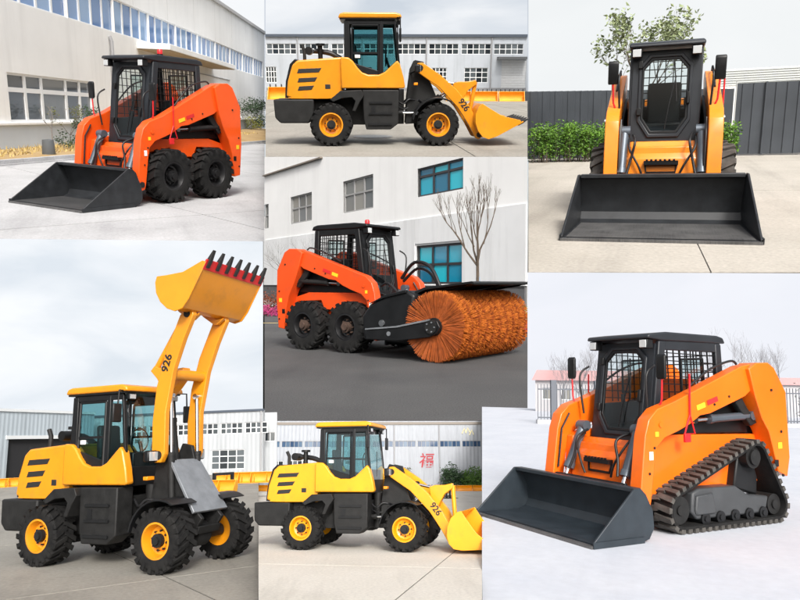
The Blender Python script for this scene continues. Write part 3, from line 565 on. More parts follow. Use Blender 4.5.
# ------------------------------------------------------------------ articulated wheel loader (x forward, y left, origin on the ground under the rear axle)
TYRE_W = None
def wheel_loader(stage, loc, yaw, label, paint, boom=0.0, buck=25.0, wb=2.45, boom_k=1.0, group=None, front_glass=None, lamps=True, bucket_w=.95, tyre_d=.96):
    global TYRE_W
    t = thing('wheel_loader', stage, loc, yaw, label, 'loader', group)
    W, rr = .40, .255; xf = wb; dx = wb - 2.45
    # --- rear
    MB().prism([(-1.30,.62),(-1.18,.50),(-.52,.50),(-.40,.72),(-.40,1.03),(-1.32,1.03)], -.60, .60).build('counterweight', FRAMEBLACK, t, bevel=.03)
    MB().prism([(-.5,.45),(1.45,.45),(1.45,1.08),(-.5,1.05)], -.36, .36).build('rear_frame', FRAMEBLACK, t, bevel=.01)
    hd = [(-1.02,1.10),(-.98,1.42),(-.86,1.78),(-.74,1.88),(.28,1.95),(.28,1.05),(-.55,1.03),(-.85,1.04)]
    h = MB().prism(hd, -.56, .56).build('hood', paint, t, bevel=.035, seg=3)
    MB().prism([(-1.06,1.06),(-1.03,1.42),(-.92,1.80),(-.80,1.915),(-.76,1.87),(-.87,1.76),(-.97,1.40),(-.99,1.06)], -.50, .50).build('rear_grille', BLACK, t, bevel=.01)
    for s in (1, -1):
        for k, (z, x1) in enumerate(((1.62,-.20),(1.42,-.30),(1.24,-.38))):
            MB().prism([(-.76,z-.02),(-.72,z+.075),(x1,z+.095),(x1-.06,z)], .545*s, .568*s).build('louvre', INK, h, bevel=.006)
        MB().box(-.13, -.01, .55*s, .566*s, 1.26, 1.36).build('fuel_flap', INK, h, bevel=.006)
        MB().prism([(-.92,1.05),(.28,1.05),(.28,1.11),(-.55,1.13),(-.90,1.12)], .555*s, .575*s).build('hood_trim', paint, h)
        # yellow cab skirt with its dip below the door
        MB().prism([(.24,1.95),(.42,1.94),(.52,1.86),(.62,1.72),(.72,1.62),(.86,1.57),(1.10,1.57),(1.24,1.63),(1.38,1.76),(1.52,1.88),(1.58,1.80),(1.66,1.52),(1.70,1.30),(1.66,1.27),(.24,1.27)], .50*s, .66*s).build('cab_skirt', paint, t, bevel=.025)
        # fender, steps, tank
        MB().prism([(-.02,1.03),(.22,1.22),(.70,1.24),(.76,1.12),(.66,.98),(.56,.78),(.48,.78),(.56,1.0),(.48,1.08),(.26,1.06),(.06,.98)], .30*s, .80*s).build('rear_fender', FRAMEBLACK, t, bevel=.012)
        tk = MB().prism([(.72,1.24),(1.55,1.24),(1.55,.50),(1.36,.36),(.80,.36),(.74,.60)], .36*s, .70*s).build('tank', FRAMEBLACK, t, bevel=.02)
        for k in range(3): MB().box(.84+.02*k, 1.40, .69*s, .73*s, .46+k*.24, .50+k*.24).build('step_tread', BLACK, tk)
        MB().box(.92,1.02,.70*s,.708*s,.70,.90).build('panel', BLACK, tk); 
    b = MB().disc_cyl((-.52,.06,2.10), .09, -.16, .16, 18).build('air_cleaner', BLACK, t, smooth=40)
    MB().tube([(-.25,-.05,1.9),(-.25,-.05,2.22)], .055, 14).tube([(-.25,-.05,2.21),(-.25,-.05,2.26)], .11, 16).build('intake_cap', BLACK, t, smooth=40)
    rnd_hose(t, [(-.40,.06,2.10),(-.2,.05,2.08),(.0,.02,2.04),(.22,.0,1.93)], .06, name='air_hose')
    MB().tube([(-.6,-.25,1.85),(-.6,-.25,2.10),(-.66,-.25,2.22)], .04, 12).build('exhaust', FRAMEBLACK, t, smooth=40)
    # --- cab
    zr = 2.80; hw = .60
    cb = MB().prism([(.34,1.24),(1.56,1.24),(1.60,1.55),(.34,1.55)], -hw+.06, hw-.06).build('cab', BLACK, t, bevel=.01)
    for s in (1, -1):
        ya, yb = (hw-.06)*s, hw*s
        MB().prism([(.31,1.55),(.33,zr-.08),(.45,zr-.08),(.46,1.55)], ya, yb).build('rear_pillar', BLACK, cb, bevel=.012)
        MB().prism([(1.10,1.50),(1.13,zr-.08),(1.205,zr-.08),(1.20,1.50)], ya, yb).build('door_pillar', BLACK, cb, bevel=.012)
        MB().prism([(1.56,1.55),(1.44,zr-.08),(1.485,zr-.08),(1.61,1.55)], ya, yb).build('front_pillar', BLACK, cb, bevel=.01)
        MB().prism([(.36,zr-.16),(1.47,zr-.16),(1.47,zr-.06),(.36,zr-.06)], ya+.003*s, yb-.003*s).build('roof_rail', BLACK, cb, bevel=.01)
        MB().prism([(.40,1.50),(1.58,1.50),(1.58,1.60),(1.15,1.64),(.40,1.86)], ya+.006*s, yb-.006*s).build('door_lower', BLACK, cb, bevel=.01)
        d = MB().prism([(.50,1.80),(.52,zr-.20),(1.08,zr-.20),(1.07,1.60),(.80,1.60),(.62,1.70)], yb-.03*s, yb-.015*s).build('door_glass', GLASST, t)
        df = MB()
        dp = [(.49,1.80),(.51,zr-.18),(1.10,zr-.18),(1.09,1.56),(.80,1.56),(.62,1.66)]
        for i in range(6): a, c = dp[i], dp[(i+1)%6]; df.tube([(a[0],yb-.01*s,a[1]),(c[0],yb-.01*s,c[1])], .022, 6)
        df.build('door_frame', BLACK, d, smooth=40)
        MB().box(.50,1.09,yb-.03*s,yb+.005*s,2.02,2.06).build('door_bar', BLACK, d)
        MB().box(.56,.68,yb-.01*s,yb+.012*s,1.93,2.0).build('door_handle', PAPER, d, bevel=.006)
        MB().prism([(1.20,1.60),(1.20,zr-.18),(1.44,zr-.18),(1.55,1.62)], yb-.03*s, yb-.015*s).build('quarter_glass', front_glass or GLASST, t)
        # mirror
        mi = MB().tube([(1.50,.60*s,2.78),(1.58,.78*s,2.78),(1.58,.80*s,2.50)], .014, 8).build('mirror', BLACK, t, smooth=50)
        MB().box(1.555,1.60,.72*s,.90*s,2.26,2.56).build('mirror_head', BLACK, mi, bevel=.02)
    MB().add([(1.60,-.56,1.55),(1.60,.56,1.55),(1.475,.56,zr-.10),(1.475,-.56,zr-.10)], [(0,1,2,3)]).build('windscreen', front_glass or GLASST, t)
    MB().add([(.36,-.56,1.90),(.36,.56,1.90),(.36,.56,zr-.12),(.36,-.56,zr-.12)], [(0,1,2,3)]).build('rear_glass', GLASST, t)
    MB().tube([(1.59,-.1,1.62),(1.53,.1,2.2)], .01, 5).build('wiper', BLACK, t)
    rf = MB().prism([(.20,zr-.03),(.24,zr+.06),(.34,zr+.085),(1.48,zr+.085),(1.60,zr+.05),(1.62,zr-.03)], -.66, .66).build('roof', paint, t, bevel=.03, seg=3)
    MB().prism([(.24,zr-.06),(.24,zr-.028),(1.58,zr-.028),(1.56,zr-.06)], -.63, .63).build('roof_seal', BLACK, rf)
    for s in (1, -1):
        l = MB().box(1.52,1.58,.42*s,.56*s,zr-.16,zr-.07).build('work_light', BLACK, t, bevel=.01); MB().box(1.58,1.588,.43*s,.55*s,zr-.15,zr-.08).build('lens', LENS, l)
    MB().box(.55,.95,-.24,.24,1.60,1.74).prism([(.52,1.66),(.64,1.66),(.58,2.25),(.48,2.25)], -.23, .23).build('seat', SEAT, t, bevel=.04)
    MB().tube([(1.42,0,1.5),(1.28,0,1.95)], .03, 8).lathe([(.20,-.014),(.214,0),(.20,.014),(.186,0)], (1.27,0,1.97), 24, 'x').build('steering_wheel', BLACK, t, smooth=50)
    MB().box(1.38,1.55,-.4,.4,1.5,1.78).build('dashboard', BLACK, t, bevel=.02)
    # --- articulation and front frame
    MB().tube([(1.60,0,.45),(1.60,0,1.25)], .10, 14).build('hinge_post', FRAMEBLACK, t, smooth=40)
    for s in (1, -1):
        cylinder(t, (1.15,.30*s,.72), (1.98+dx,.33*s,.72), .05, .6, 'steering_cylinder', barrel=FRAMEBLACK)
        rnd_hose(t, [(1.50,.28*s,1.02),(1.66,.34*s,.92),(1.80,.32*s,1.02),(1.95+dx,.25*s,1.0)], .022); rnd_hose(t, [(1.50,.2*s,.88),(1.70,.26*s,.80),(1.95+dx,.22*s,.92)], .02)
        MB().prism([(1.72+dx,.46),(2.62+dx,.50),(2.80+dx,.74),(2.46+dx,1.06),(2.20+dx,1.66),(2.14+dx,1.86),(1.94+dx,1.90),(1.84+dx,1.70),(1.76+dx,1.10)], .20*s, .27*s).build('front_tower', FRAMEBLACK, t, bevel=.012)
        # front fender over the wheel
        F = [(xf+.60*math.cos(R(a)), tyre_d/2+.60*math.sin(R(a))) for a in range(60, 171, 12)]; G = [(xf+.57*math.cos(R(a)), tyre_d/2+.57*math.sin(R(a))) for a in range(170, 59, -12)]
        MB().prism(F+G, .32*s, .86*s).build('front_fender', BLACK, t, bevel=.006)
        MB().tube([(xf-.35,.28*s,.95),(xf-.45,.50*s,1.02)], .025, 8).build('fender_bracket', BLACK, t)
    MB().prism([(1.80+dx,.48),(2.7+dx,.50),(2.75+dx,.62),(1.80+dx,.62)], -.26, .26).build('front_frame', FRAMEBLACK, t, bevel=.01)
    if lamps:
        for s in (1, -1):
            l = MB().tube([(1.84+dx,.27*s,1.60),(1.96+dx,.50*s,1.66)], .02, 6).build('headlight', BLACK, t)
            MB().box(1.92+dx,2.04+dx,.44*s,.66*s,1.62,1.80).build('lamp_housing', BLACK, l, bevel=.03); MB().box(2.04+dx,2.048+dx,.46*s,.64*s,1.64,1.78).build('lens', LENS, l, bevel=.003)
            MB().box(1.90+dx,1.99+dx,.46*s,.62*s,1.34,1.40).build('indicator', AMBER, t, bevel=.01)
    if boom > 20:                                     # the sloping cover in front of the tower
        pl_ = MB().add([(2.16+dx,-.34,1.62),(2.16+dx,.34,1.62),(2.72+dx,.40,.82),(2.72+dx,-.40,.82)]+[(2.20+dx,-.34,1.65),(2.20+dx,.34,1.65),(2.76+dx,.40,.85),(2.76+dx,-.40,.85)], [(3,2,1,0),(4,5,6,7),(0,1,5,4),(1,2,6,5),(2,3,7,6),(3,0,4,7)]).build('front_cover', SILVER, t, bevel=.008)
    # --- boom: built lowered, then turned about its pivot
    px, pz = 2.05+dx, 1.72
    def rb(p, a=boom):
        x, z = (p[0]-2.05)*boom_k, (p[1]-1.72)*boom_k; c, s_ = math.cos(R(a)), math.sin(R(a)); return (px+x*c-z*s_, pz+x*s_+z*c)
    bp = [(1.94,1.74),(2.0,1.83),(2.10,1.84),(2.52,1.57),(2.90,1.25),(3.22,.86),(3.53,.34),(3.55,.20),(3.46,.11),(3.38,.14),(3.20,.46),(2.94,.84),(2.50,1.29),(2.0,1.62)]
    hg = rb((3.46,.22)); mid = rb((2.95,1.02))
    for s in (1, -1):
        bo = MB().prism([rb(p) for p in bp], .36*s, .46*s).build('boom', paint, t, bevel=.012)
        MB().disc_cyl((px,.46*s,pz), .07, -.01, .02, 16).build('pivot_pin', FRAMEBLACK, bo, smooth=40)
        MB().disc_cyl((hg[0],.46*s,hg[1]), .06, -.02, .02, 16).build('pivot_pin', FRAMEBLACK, bo, smooth=40)
        ang = math.degrees(math.atan2(rb((3.3,.62))[1]-rb((3.0,1.0))[1], rb((3.3,.62))[0]-rb((3.0,1.0))[0]))
        c = rb((3.08,.90))
        lettering('926', .20, INK, bo, sideM(c[0], .462*s, c[1], s, ang if s < 0 else -ang+180) if boom < 20 else sideM(c[0], .462*s, c[1], s, ang if s < 0 else -ang), 0, 'lettering')
        lp = rb((2.72,1.18)); cylinder(t, (2.22+dx,.30*s,.82), (lp[0],.31*s,lp[1]), .055, .5 if boom > 20 else .7, 'lift_cylinder', barrel=FRAMEBLACK)
    ct = rb((2.95,.98)); MB().tube([(ct[0],-.38,ct[1]),(ct[0],.38,ct[1])], .09, 16).build('boom_cross_tube', paint, t, smooth=40)
    # rocker, tilt cylinder, link
    rk = [(2.93,.98),(3.05,.92),(3.22,1.22),(3.42,1.36),(3.40,1.46),(3.22,1.42),(3.0,1.42),(2.86,1.38),(2.88,1.20)]
    r_ = MB().prism([rb(p) for p in rk], -.09, .09).build('rocker', paint, t, bevel=.012)
    q = rb((2.93,1.36)); cylinder(t, (2.0+dx,0,1.55), (q[0],0,q[1]), .06, .62, 'tilt_cylinder', barrel=FRAMEBLACK)
    # --- bucket, turned about its hinge
    def bk(p, a=buck):
        c, s_ = math.cos(R(a)), math.sin(R(a)); return (hg[0]+p[0]*c-p[1]*s_, hg[1]+p[0]*s_+p[1]*c)
    k = 1.0
    lk = bk((-.02,.42)); q2 = rb((3.40,1.41)); 
    MB().tube([(q2[0],0,q2[1]),(lk[0],0,lk[1])], .05, 10).build('bucket_link', paint, t, smooth=40)
    out = [(.92,-.10),(.30,-.13),(.12,-.10),(.02,.0),(-.03,.16),(-.01,.34),(.07,.50),(.20,.62),(.28,.66)]
    inn = [(.92,-.085),(.30,-.108),(.14,-.075),(.05,.02),(.005,.165),(.022,.33),(.095,.48),(.215,.598),(.288,.64)]
    bu = MB(); n = len(out); bwid = bucket_w
    vs = [(*[bk(p)[0]], s*bwid, bk(p)[1]) for P in (out, inn) for s in (-1, 1) for p in P]
    f = []
    for i in range(n-1): f += [(i,i+1,n+i+1,n+i),(2*n+i,3*n+i,3*n+i+1,2*n+i+1)]
    f += [(0,n,3*n,2*n),(n-1,3*n-1,4*n-1,2*n-1)]
    for o in (0, n): f += [(o+i,2*n+o+i,2*n+o+i+1,o+i+1) for i in range(n-1)]
    bo = bu.add(vs, f).build('bucket', paint, t, smooth=30)
    for s in (1, -1):
        side = [(.95,-.11),(.93,-.03),(.60,.22),(.40,.50),(.29,.67),(.19,.64),(.06,.52),(-.02,.35),(-.04,.16),(.0,-.01),(.11,-.12),(.30,-.145)]
        MB().prism([bk(p) for p in side], bwid*s, (bwid+.022)*s).build('side_plate', paint, bo, bevel=.006)
    for y in (-.30, .30): MB().prism([bk(p) for p in [(-.06,-.06),(.10,-.12),(.0,.02),(-.02,.30),(.05,.50),(-.04,.50),(-.10,.30),(-.10,.0)]], y-.03, y+.03).build('hinge_plate', paint, bo)
    MB().prism([bk(p) for p in [(.82,-.122),(.99,-.108),(.99,-.085),(.82,-.08)]], -bwid-.02, bwid+.02).build('cutting_edge', paint if boom < 20 else RSTICK, bo, bevel=.004)
    for i in range(7):
        y = -bwid+.06 + i*(2*bwid-.12)/6
        MB().prism([bk(p) for p in [(.86,-.14),(.98,-.135),(1.16,-.095),(1.16,-.085),(.98,-.062),(.86,-.068)]], y-.035, y+.035).build('tooth', INK, bo, bevel=.005)
    # --- wheels
    if TYRE_W is None: TYRE_W = {}
    if (tyre_d,) not in TYRE_W:
        TYRE_W[(tyre_d,)] = tyre_mesh(tyre_d, W, rr, 18, .04, .25, .5, .13).data('tyre', 35); TYRE_W[(tyre_d,)].materials.append(RUBBER)
    for x in (0, xf):
        for s in (1, -1): add_wheel(t, (x, .70*s, tyre_d/2), s, tyre_d, W, rr, TYRE_W[(tyre_d,)], paint, FRAMEBLACK, RUBBER, hub=(.10,.14), turn=random.uniform(0, 1))
        MB().tube([(x,-.58,tyre_d/2),(x,.58,tyre_d/2)], .10, 12).disc_cyl((x,0,tyre_d/2), .2, -.15, .15, 16).build('axle', FRAMEBLACK, t, smooth=40)
    return t

# ------------------------------------------------------------------ setting helpers
def yard(stage, hull, slabm, jointm, size, yaw, off=(0, 0), gap=.022, name='ground', th=.25, skip=None):
    """a concrete yard: base sheet with separate cast slabs on it"""
    g = struct(MB().slab(hull, -th, -.009).build(name, jointm), stage)
    c, s = math.cos(R(yaw)), math.sin(R(yaw)); n = 30
    a = sum(hull[i][0]*hull[(i+1)%len(hull)][1]-hull[(i+1)%len(hull)][0]*hull[i][1] for i in range(len(hull)))
    H = hull if a > 0 else hull[::-1]
    sx, sy = size
    for i in range(-n, n):
        for j in range(-n, n):
            q = [(i*sx+gap/2,j*sy+gap/2),((i+1)*sx-gap/2,j*sy+gap/2),((i+1)*sx-gap/2,(j+1)*sy-gap/2),(i*sx+gap/2,(j+1)*sy-gap/2)]
            q = [(off[0]+x*c-y*s, off[1]+x*s+y*c) for x, y in q]
            q = clip_to(q, H)
            if len(q) >= 3: MB().slab(q, -.05, random.uniform(-.002, .0)).build('concrete_slab', slabm, g)
    return g
def sheet(stage, hull, m, name='ground', th=.25): return struct(MB().slab(hull, -th, 0).build(name, m), stage)
def sky(stage, Y, poly, m):                           # an upright backdrop at depth Y, outline given as (x, z)
    return struct(MB().prism(poly, 0, .4).build('sky', m), stage, (0, Y, 0))
def facade(t, hull, holes, m, thick=.22, name='wall', mitre=0.0):
    us = sorted({h[0] for h in holes} | {h[2] for h in holes} | {min(p[0] for p in hull)-1, max(p[0] for p in hull)+1}); zs = sorted({h[1] for h in holes} | {h[3] for h in holes} | {min(p[1] for p in hull)-1, max(p[1] for p in hull)+1})
    b = MB(); a = sum(hull[i][0]*hull[(i+1)%len(hull)][1]-hull[(i+1)%len(hull)][0]*hull[i][1] for i in range(len(hull))); H = hull if a > 0 else hull[::-1]
    for i in range(len(us)-1):
        for j in range(len(zs)-1):
            cu, cz = (us[i]+us[i+1])/2, (zs[j]+zs[j+1])/2
            if any(h[0] < cu < h[2] and h[1] < cz < h[3] for h in holes): continue
            q = clip_to([(us[i],zs[j]),(us[i+1],zs[j]),(us[i+1],zs[j+1]),(us[i],zs[j+1])], H)
            if len(q) >= 3: b.prism(q, 0, thick)
    b.prism(H, thick, thick+.1)
    if mitre: b.v = [(x-mitre*y, y, z) for x, y, z in b.v]
    return b.build(name, m, t)
def window(t, h, cols, rows, fm, gms, fw=.05, deep=.11, hull=None, mull=None):
    """frame bars set into an opening, with every pane a piece of its own; cols and rows are fractions of the splits"""
    u0, z0, u1, z1 = h; xs = [u0]+[u0+(u1-u0)*c for c in cols]+[u1]; zs = [z0]+[z0+(z1-z0)*r for r in rows]+[z1]; b = MB(); mull = mull or fw
    for i, x in enumerate(xs):
        w = fw if i in (0, len(xs)-1) else mull/2
        b.box(x if i == 0 else x-w, x if i == len(xs)-1 else x+w, deep-.05, deep+.03, z0, z1)
    for i, z in enumerate(zs):
        w = fw if i in (0, len(zs)-1) else mull/2
        b.box(u0+.002, u1-.002, deep-.045, deep+.025, z if i == 0 else z-w, z if i == len(zs)-1 else z+w)
    wn_ = b.build('window', fm, t)
    for i in range(len(xs)-1):
        for j in range(len(zs)-1):
            MB().box(xs[i]+.003, xs[i+1]-.003, deep-.006+random.uniform(-.003,.003), deep+.004, zs[j]+.003, zs[j+1]-.003).build('pane', gms[(i*7+j*3+int(u0*3)) % len(gms)], wn_)
    return wn_
def building(stage, loc, yaw, label, name='building', cat='building'): return thing(name, stage, loc, yaw, label, cat)
def grow(b, tips, p, d, L, r, depth, rng, spread, up=.25, n=(2, 3), shrink=.72):
    """recursive limbs as tapered tubes; tips collect the twig ends"""
    q = p + d*L*rng.uniform(.85, 1.15); mid = p.lerp(q, .5) + Vector((rng.uniform(-1,1),rng.uniform(-1,1),rng.uniform(-.3,.3)))*L*.05
    b.tube([p, mid, q], r, 6 if depth > 2 else 4, r*.62); tips.append((mid, depth)) if depth <= 2 else None; tips.append((q, depth))
    if depth == 0: return
    for _ in range(rng.randint(*n)):
        v = (d + Vector((rng.uniform(-1,1),rng.uniform(-1,1),rng.uniform(-.6,1)*.8))*spread + Vector((0,0,up))).normalized()
        grow(b, tips, q if rng.random() < .7 else p.lerp(q, rng.uniform(.55,.95)), v, L*rng.uniform(shrink-.12, shrink+.1), r*.6, depth-1, rng, spread, up, n, shrink)
def leaves(pts, rng, per, size, jit, b=None):
    b = b or MB()
    for p in pts:
        for _ in range(per):
            c = Vector(p) + Vector((rng.gauss(0,jit),rng.gauss(0,jit),rng.gauss(0,jit*.8))); u = Vector((rng.uniform(-1,1),rng.uniform(-1,1),rng.uniform(-.6,.6))).normalized(); w = u.orthogonal().normalized(); w.rotate(Matrix.Rotation(rng.uniform(0,6.28),3,u)); k = size*rng.uniform(.6,1.2); n = u.cross(w)*k*.12
            b.add([c-u*k*.5, c+w*k*.24+n, c+u*k*.5, c-w*k*.24+n], [(0,1,2),(0,2,3)])
    return b
def tree(stage, loc, label, h, seed, bark, leaf=None, trunk=.35, r=.07, depth=4, spread=.6, up=.25, per=3, lsize=.12, jit=.12, n=(2,3), name='tree', cat='tree', group=None, shrink=.72, lean=0, sock=None):
    rng = random.Random(seed); t = thing(name, stage, loc, rng.uniform(0, 360), label, cat, group)
    b = MB(); tips = []; L = h*trunk; top = Vector((rng.uniform(-.03,.03)*h+lean, 0, L))
    b.tube([(0,0,-.05),(top.x*.4,0,L*.5),top], r, 9, r*.7)
    if sock: MB().tube([(0,0,-.04),(top.x*.3,0,L*sock)], r*1.04, 9, r*.99).build('whitewash', mat('blue_white_wrap', (.34,.45,.58), .8), t, smooth=60)
    for k in range(rng.randint(3, 5) if depth > 2 else 3):
        v = Vector((rng.uniform(-1,1)*spread*1.2, rng.uniform(-1,1)*spread*1.2, rng.uniform(.5,1.1))).normalized(); grow(b, tips, top*rng.uniform(.88,1), v, h*(1-trunk)*.36, r*.55, depth, rng, spread, up, n, shrink)
    b.build('trunk', bark, t, smooth=50)
    if leaf: leaves([p for p, d in tips if d <= 2], rng, per, lsize, jit).build('crown', leaf, t)
    return t
def bush(stage, loc, label, w, d, h, seed, leaf, stem, n=60, per=18, lsize=.09, jit=.1, cat='shrub', group=None, name='shrub', shoots=0):
    rng = random.Random(seed); t = thing(name, stage, loc, 0, label, cat, group); pts = []; b = MB()
    for k in range(n):
        a = rng.uniform(0, 6.28); q = math.sqrt(rng.random()); x, y = math.cos(a)*q*w/2, math.sin(a)*q*d/2; z = h*rng.uniform(.15, 1)*(1-.45*q*q); pts.append((x, y, z))
        if k % 3 == 0: b.tube([(x*.3,y*.3,0),(x*.7,y*.7,z*.5),(x,y,z)], .010, 4, .004)
    for k in range(shoots):
        x, y = rng.uniform(-w/2,w/2), rng.uniform(-d/2,d/2); zt = h*rng.uniform(.7,1.12); b.tube([(x,y,0),(x+rng.uniform(-.05,.05),y,zt*.6),(x+rng.uniform(-.08,.08),y,zt)], .008, 4, .003)
        pts += [(x+rng.uniform(-.05,.05), y, zt*f) for f in (.35,.5,.62,.74,.84,.93,1)]
    b.build('stem', stem, t); leaves(pts, rng, per, lsize, jit).build('foliage', leaf, t); return t

ORD = ['first', 'second', 'third', 'fourth', 'fifth', 'sixth', 'seventh']
# materials of the setting
BARK = mat('bark', (.10, .075, .055), .9, var=.3, vscale=9, bump=.4, bscale=30)
BARKG = mat('grey_bark', (.17, .155, .145), .9, var=.3, vscale=9)
LEAF = leaf_mat('leaf_green', (.035, .095, .015), (.12, .24, .035)); LEAFD = leaf_mat('leaf_dark', (.016, .042, .018), (.04, .085, .03)); LEAFO = leaf_mat('leaf_olive', (.07, .085, .025), (.15, .16, .05))
LEAFH = leaf_mat('leaf_hedge', (.045, .13, .012), (.17, .34, .03)); LEAFR = leaf_mat('leaf_russet', (.16, .035, .02), (.30, .08, .03)); LEAFM = leaf_mat('flower_magenta', (.42, .03, .14), (.60, .06, .25)); LEAFY = leaf_mat('leaf_lime', (.20, .24, .03), (.38, .36, .05))
WALLW = mat('white_render', (.84, .84, .83), .7, var=.04, vscale=.5, streak=.25); WALLB = mat('pale_blue_render', (.56, .62, .69), .7, var=.05, vscale=.8)
FRW = mat('white_window_frame', (.78, .79, .80), .4); FRD = mat('dark_window_frame', (.03, .03, .034), .4); FRG = mat('grey_window_frame', (.30, .30, .30), .5)
PANES = [mat('dusk_pane_a', (.10, .115, .135), .06, spec=.9), mat('dusk_pane_b', (.16, .17, .175), .08, spec=.9), mat('dusk_pane_c', (.075, .085, .10), .06, spec=.9)]
PANESB = [mat('blue_pane_a', (.10, .20, .42), .08, spec=.9), mat('blue_pane_b', (.15, .27, .50), .1, spec=.9), mat('blue_pane_c', (.22, .35, .56), .1, spec=.9)]
PANESC = [mat('cyan_pane_a', (.012, .36, .50), .08, spec=.9), mat('cyan_pane_b', (.010, .25, .40), .06, spec=.9), mat('cyan_pane_c', (.02, .46, .58), .1, spec=.9), mat('cyan_pane_d', (.012, .15, .26), .06, spec=.9)]
PANESD = [mat('dark_pane_a', (.02, .025, .03), .06, spec=.8), mat('dark_pane_b', (.045, .055, .06), .08, spec=.8), mat('dark_pane_c', (.09, .105, .115), .1, spec=.8)]
PANESG = [mat('grey_pane_a', (.16, .165, .16), .12), mat('grey_pane_b', (.23, .225, .205), .15), mat('grey_pane_c', (.12, .13, .135), .12)]
PANESN = [mat('navy_pane_a', (.03,.06,.12), .08, spec=.8), mat('navy_pane_b', (.05,.09,.16), .08, spec=.8), mat('navy_pane_c', (.08,.13,.20), .1, spec=.8)]
CON_L = ground_mat('pale_concrete', (.37, .37, .38), (.48, .48, .49), (.29, .29, .295), .45, 26, .8, .15, speck=.22)
CON_T = ground_mat('tan_concrete', (.25, .235, .205), (.33, .31, .275), (.19, .175, .15), .25, 14, .8, .15, speck=.25)
CON_W = ground_mat('bright_concrete', (.66, .62, .55), (.74, .70, .63), (.58, .54, .47), .3, 18, .8, .12, speck=.2)
CON_B = ground_mat('beige_concrete', (.40, .37, .325), (.48, .445, .395), (.36, .325, .28), .5, 24, .82, .12, speck=.22)
CON_G = ground_mat('grey_tan_concrete', (.27, .255, .225), (.36, .34, .30), (.20, .19, .165), .3, 16, .72, .12, speck=.22)
JOINT = mat('dark_joint', (.10, .095, .085), .95, var=.2)
ASPH = ground_mat('asphalt', (.082, .082, .084), (.108, .107, .106), (.070, .070, .071), .5, 60, .8, .5, speck=.55, scuff=.82)
SNOW = ground_mat('snow', (.52, .545, .60), (.57, .59, .635), (.485, .51, .575), .8, 9, .9, .5, speck=.07, scuff=.94)
SOIL = ground_mat('dry_grass_soil', (.36, .24, .11), (.46, .33, .17), (.24, .20, .08), 1.2, 30, .95, .6, speck=.4)

# ------------------------------------------------------------------ stage 1: skid steer before the white building
yard('shed', [(-14,8.9),(1.408,8.346),(13.62,80),(-40,80)], CON_L, JOINT, (4.6, 5.2), 24, (.9, 10.6), gap=.018)
sky('shed', 76, [(-20,-2.3),(12.9,-1.4),(13.13,19.6),(-18,16)], sky_mat('sky_pale', (.66,.68,.70), (.70,.71,.72), .06, .98))
t = building('shed', (-3.739,24,0), 70.5013, 'long white building with ribbon window and planting bed along its foot')
win1 = (.80, .88, 7.0, 2.34); strip = (1.0, 4.42, 44.6, 5.75)
strips = [(1.0+k*4.36, 4.42, 1.0+(k+1)*4.36-.05, 5.75) for k in range(10)]
facade(t, [(-8,0),(45.13,0),(45.62,8.3),(-8,8.3)], [win1]+strips+[(42.6,.5,44.6,1.9),(32.5,.5,35,1.9)], WALLW)
w_ = (win1[2]-win1[0]); window(t, win1, [(u-.8)/w_ for u in (1.95,3.05,4.85,5.98)], [.66], FRW, PANES, .07, mull=.14)
for h in strips: window(t, h, [.25,.5,.75], [], FRW, PANESB, .05, mull=.12)
for h in ((42.6,.5,44.6,1.9),(32.5,.5,35,1.9)): window(t, h, [.5], [.6], FRW, PANES, .06)
MB().prism([(-8,0.0),(45.1,0.0),(45.1,.80),(-8,.80)], -.03, .0).build('plinth', WALLB, t)
MB().box(-8, 45.5, -.12, -.002, .80, .86).build('sill_course', WALLW, t)
MB().box(-8, 45.55, -.18, .0, 8.16, 8.36).build('coping', mat('grey_coping', (.42,.42,.42), .6), t)
MB().tube([(9.0,-.10,0.1),(9.0,-.10,4.0),(9.0,-.03,4.2)], .07, 10).build('downspout', mat('grey_pipe', (.30,.30,.31), .5), t, smooth=40)
cn = MB().box(12.2, 26.0, -1.5, -.0, 4.02, 4.28).build('canopy', WALLW, t, bevel=.02); MB().box(12.3, 25.9, -1.45, -.05, 3.99, 4.015).build('soffit', mat('tan_soffit', (.42,.34,.24), .8), cn)
for k in range(9): MB().box(2+k*5.0, 2.03+k*5.0, -.006, -.001, 5.80, 8.1).build('panel_seam', mat('seam', (.55,.55,.54), .8), t)
MB().tube([(19,-.03,3.55),(31,-.03,3.55)], .03, 6).build('conduit', mat('grey_pipe', (.30,.30,.31), .5), t)
bed = struct(MB().slab([(-8.2,11.2),(-5.3,15.1),(-3.01,19.3),(6.06,35.4),(12,46),(10.0,62.5),(-3.72,23.9),(-8.9,9.5)], -.02, .10).build('planting_bed', SOIL), 'shed')
kb = struct(MB().slab([(-8.1,11.0),(-3.0,19.05),(6.2,35.2),(6.1,35.3),(-3.1,19.15),(-8.2,11.1)], -.02, .03).build('kerb', CON_L), 'shed')
K0, K1 = Vector((-8.1,10.6)), Vector((9.4,41.3)); KD = (K1-K0).normalized(); KN = Vector((KD.y,-KD.x)); nk = int((K1-K0).length/1.2)
for k in range(nk):
    a = K0+KD*(k*1.2+.01); c = K0+KD*((k+1)*1.2-.01); MB().slab([tuple(a),tuple(c),tuple(c+KN*.16),tuple(a+KN*.16)], -.02, .125+random.uniform(-.004,.004)).build('kerb_stone', CON_L, kb)
DRY = mat('dry_grass', (.42, .31, .12), .9, var=.3, vscale=3)
rng = random.Random(3); gb = MB()
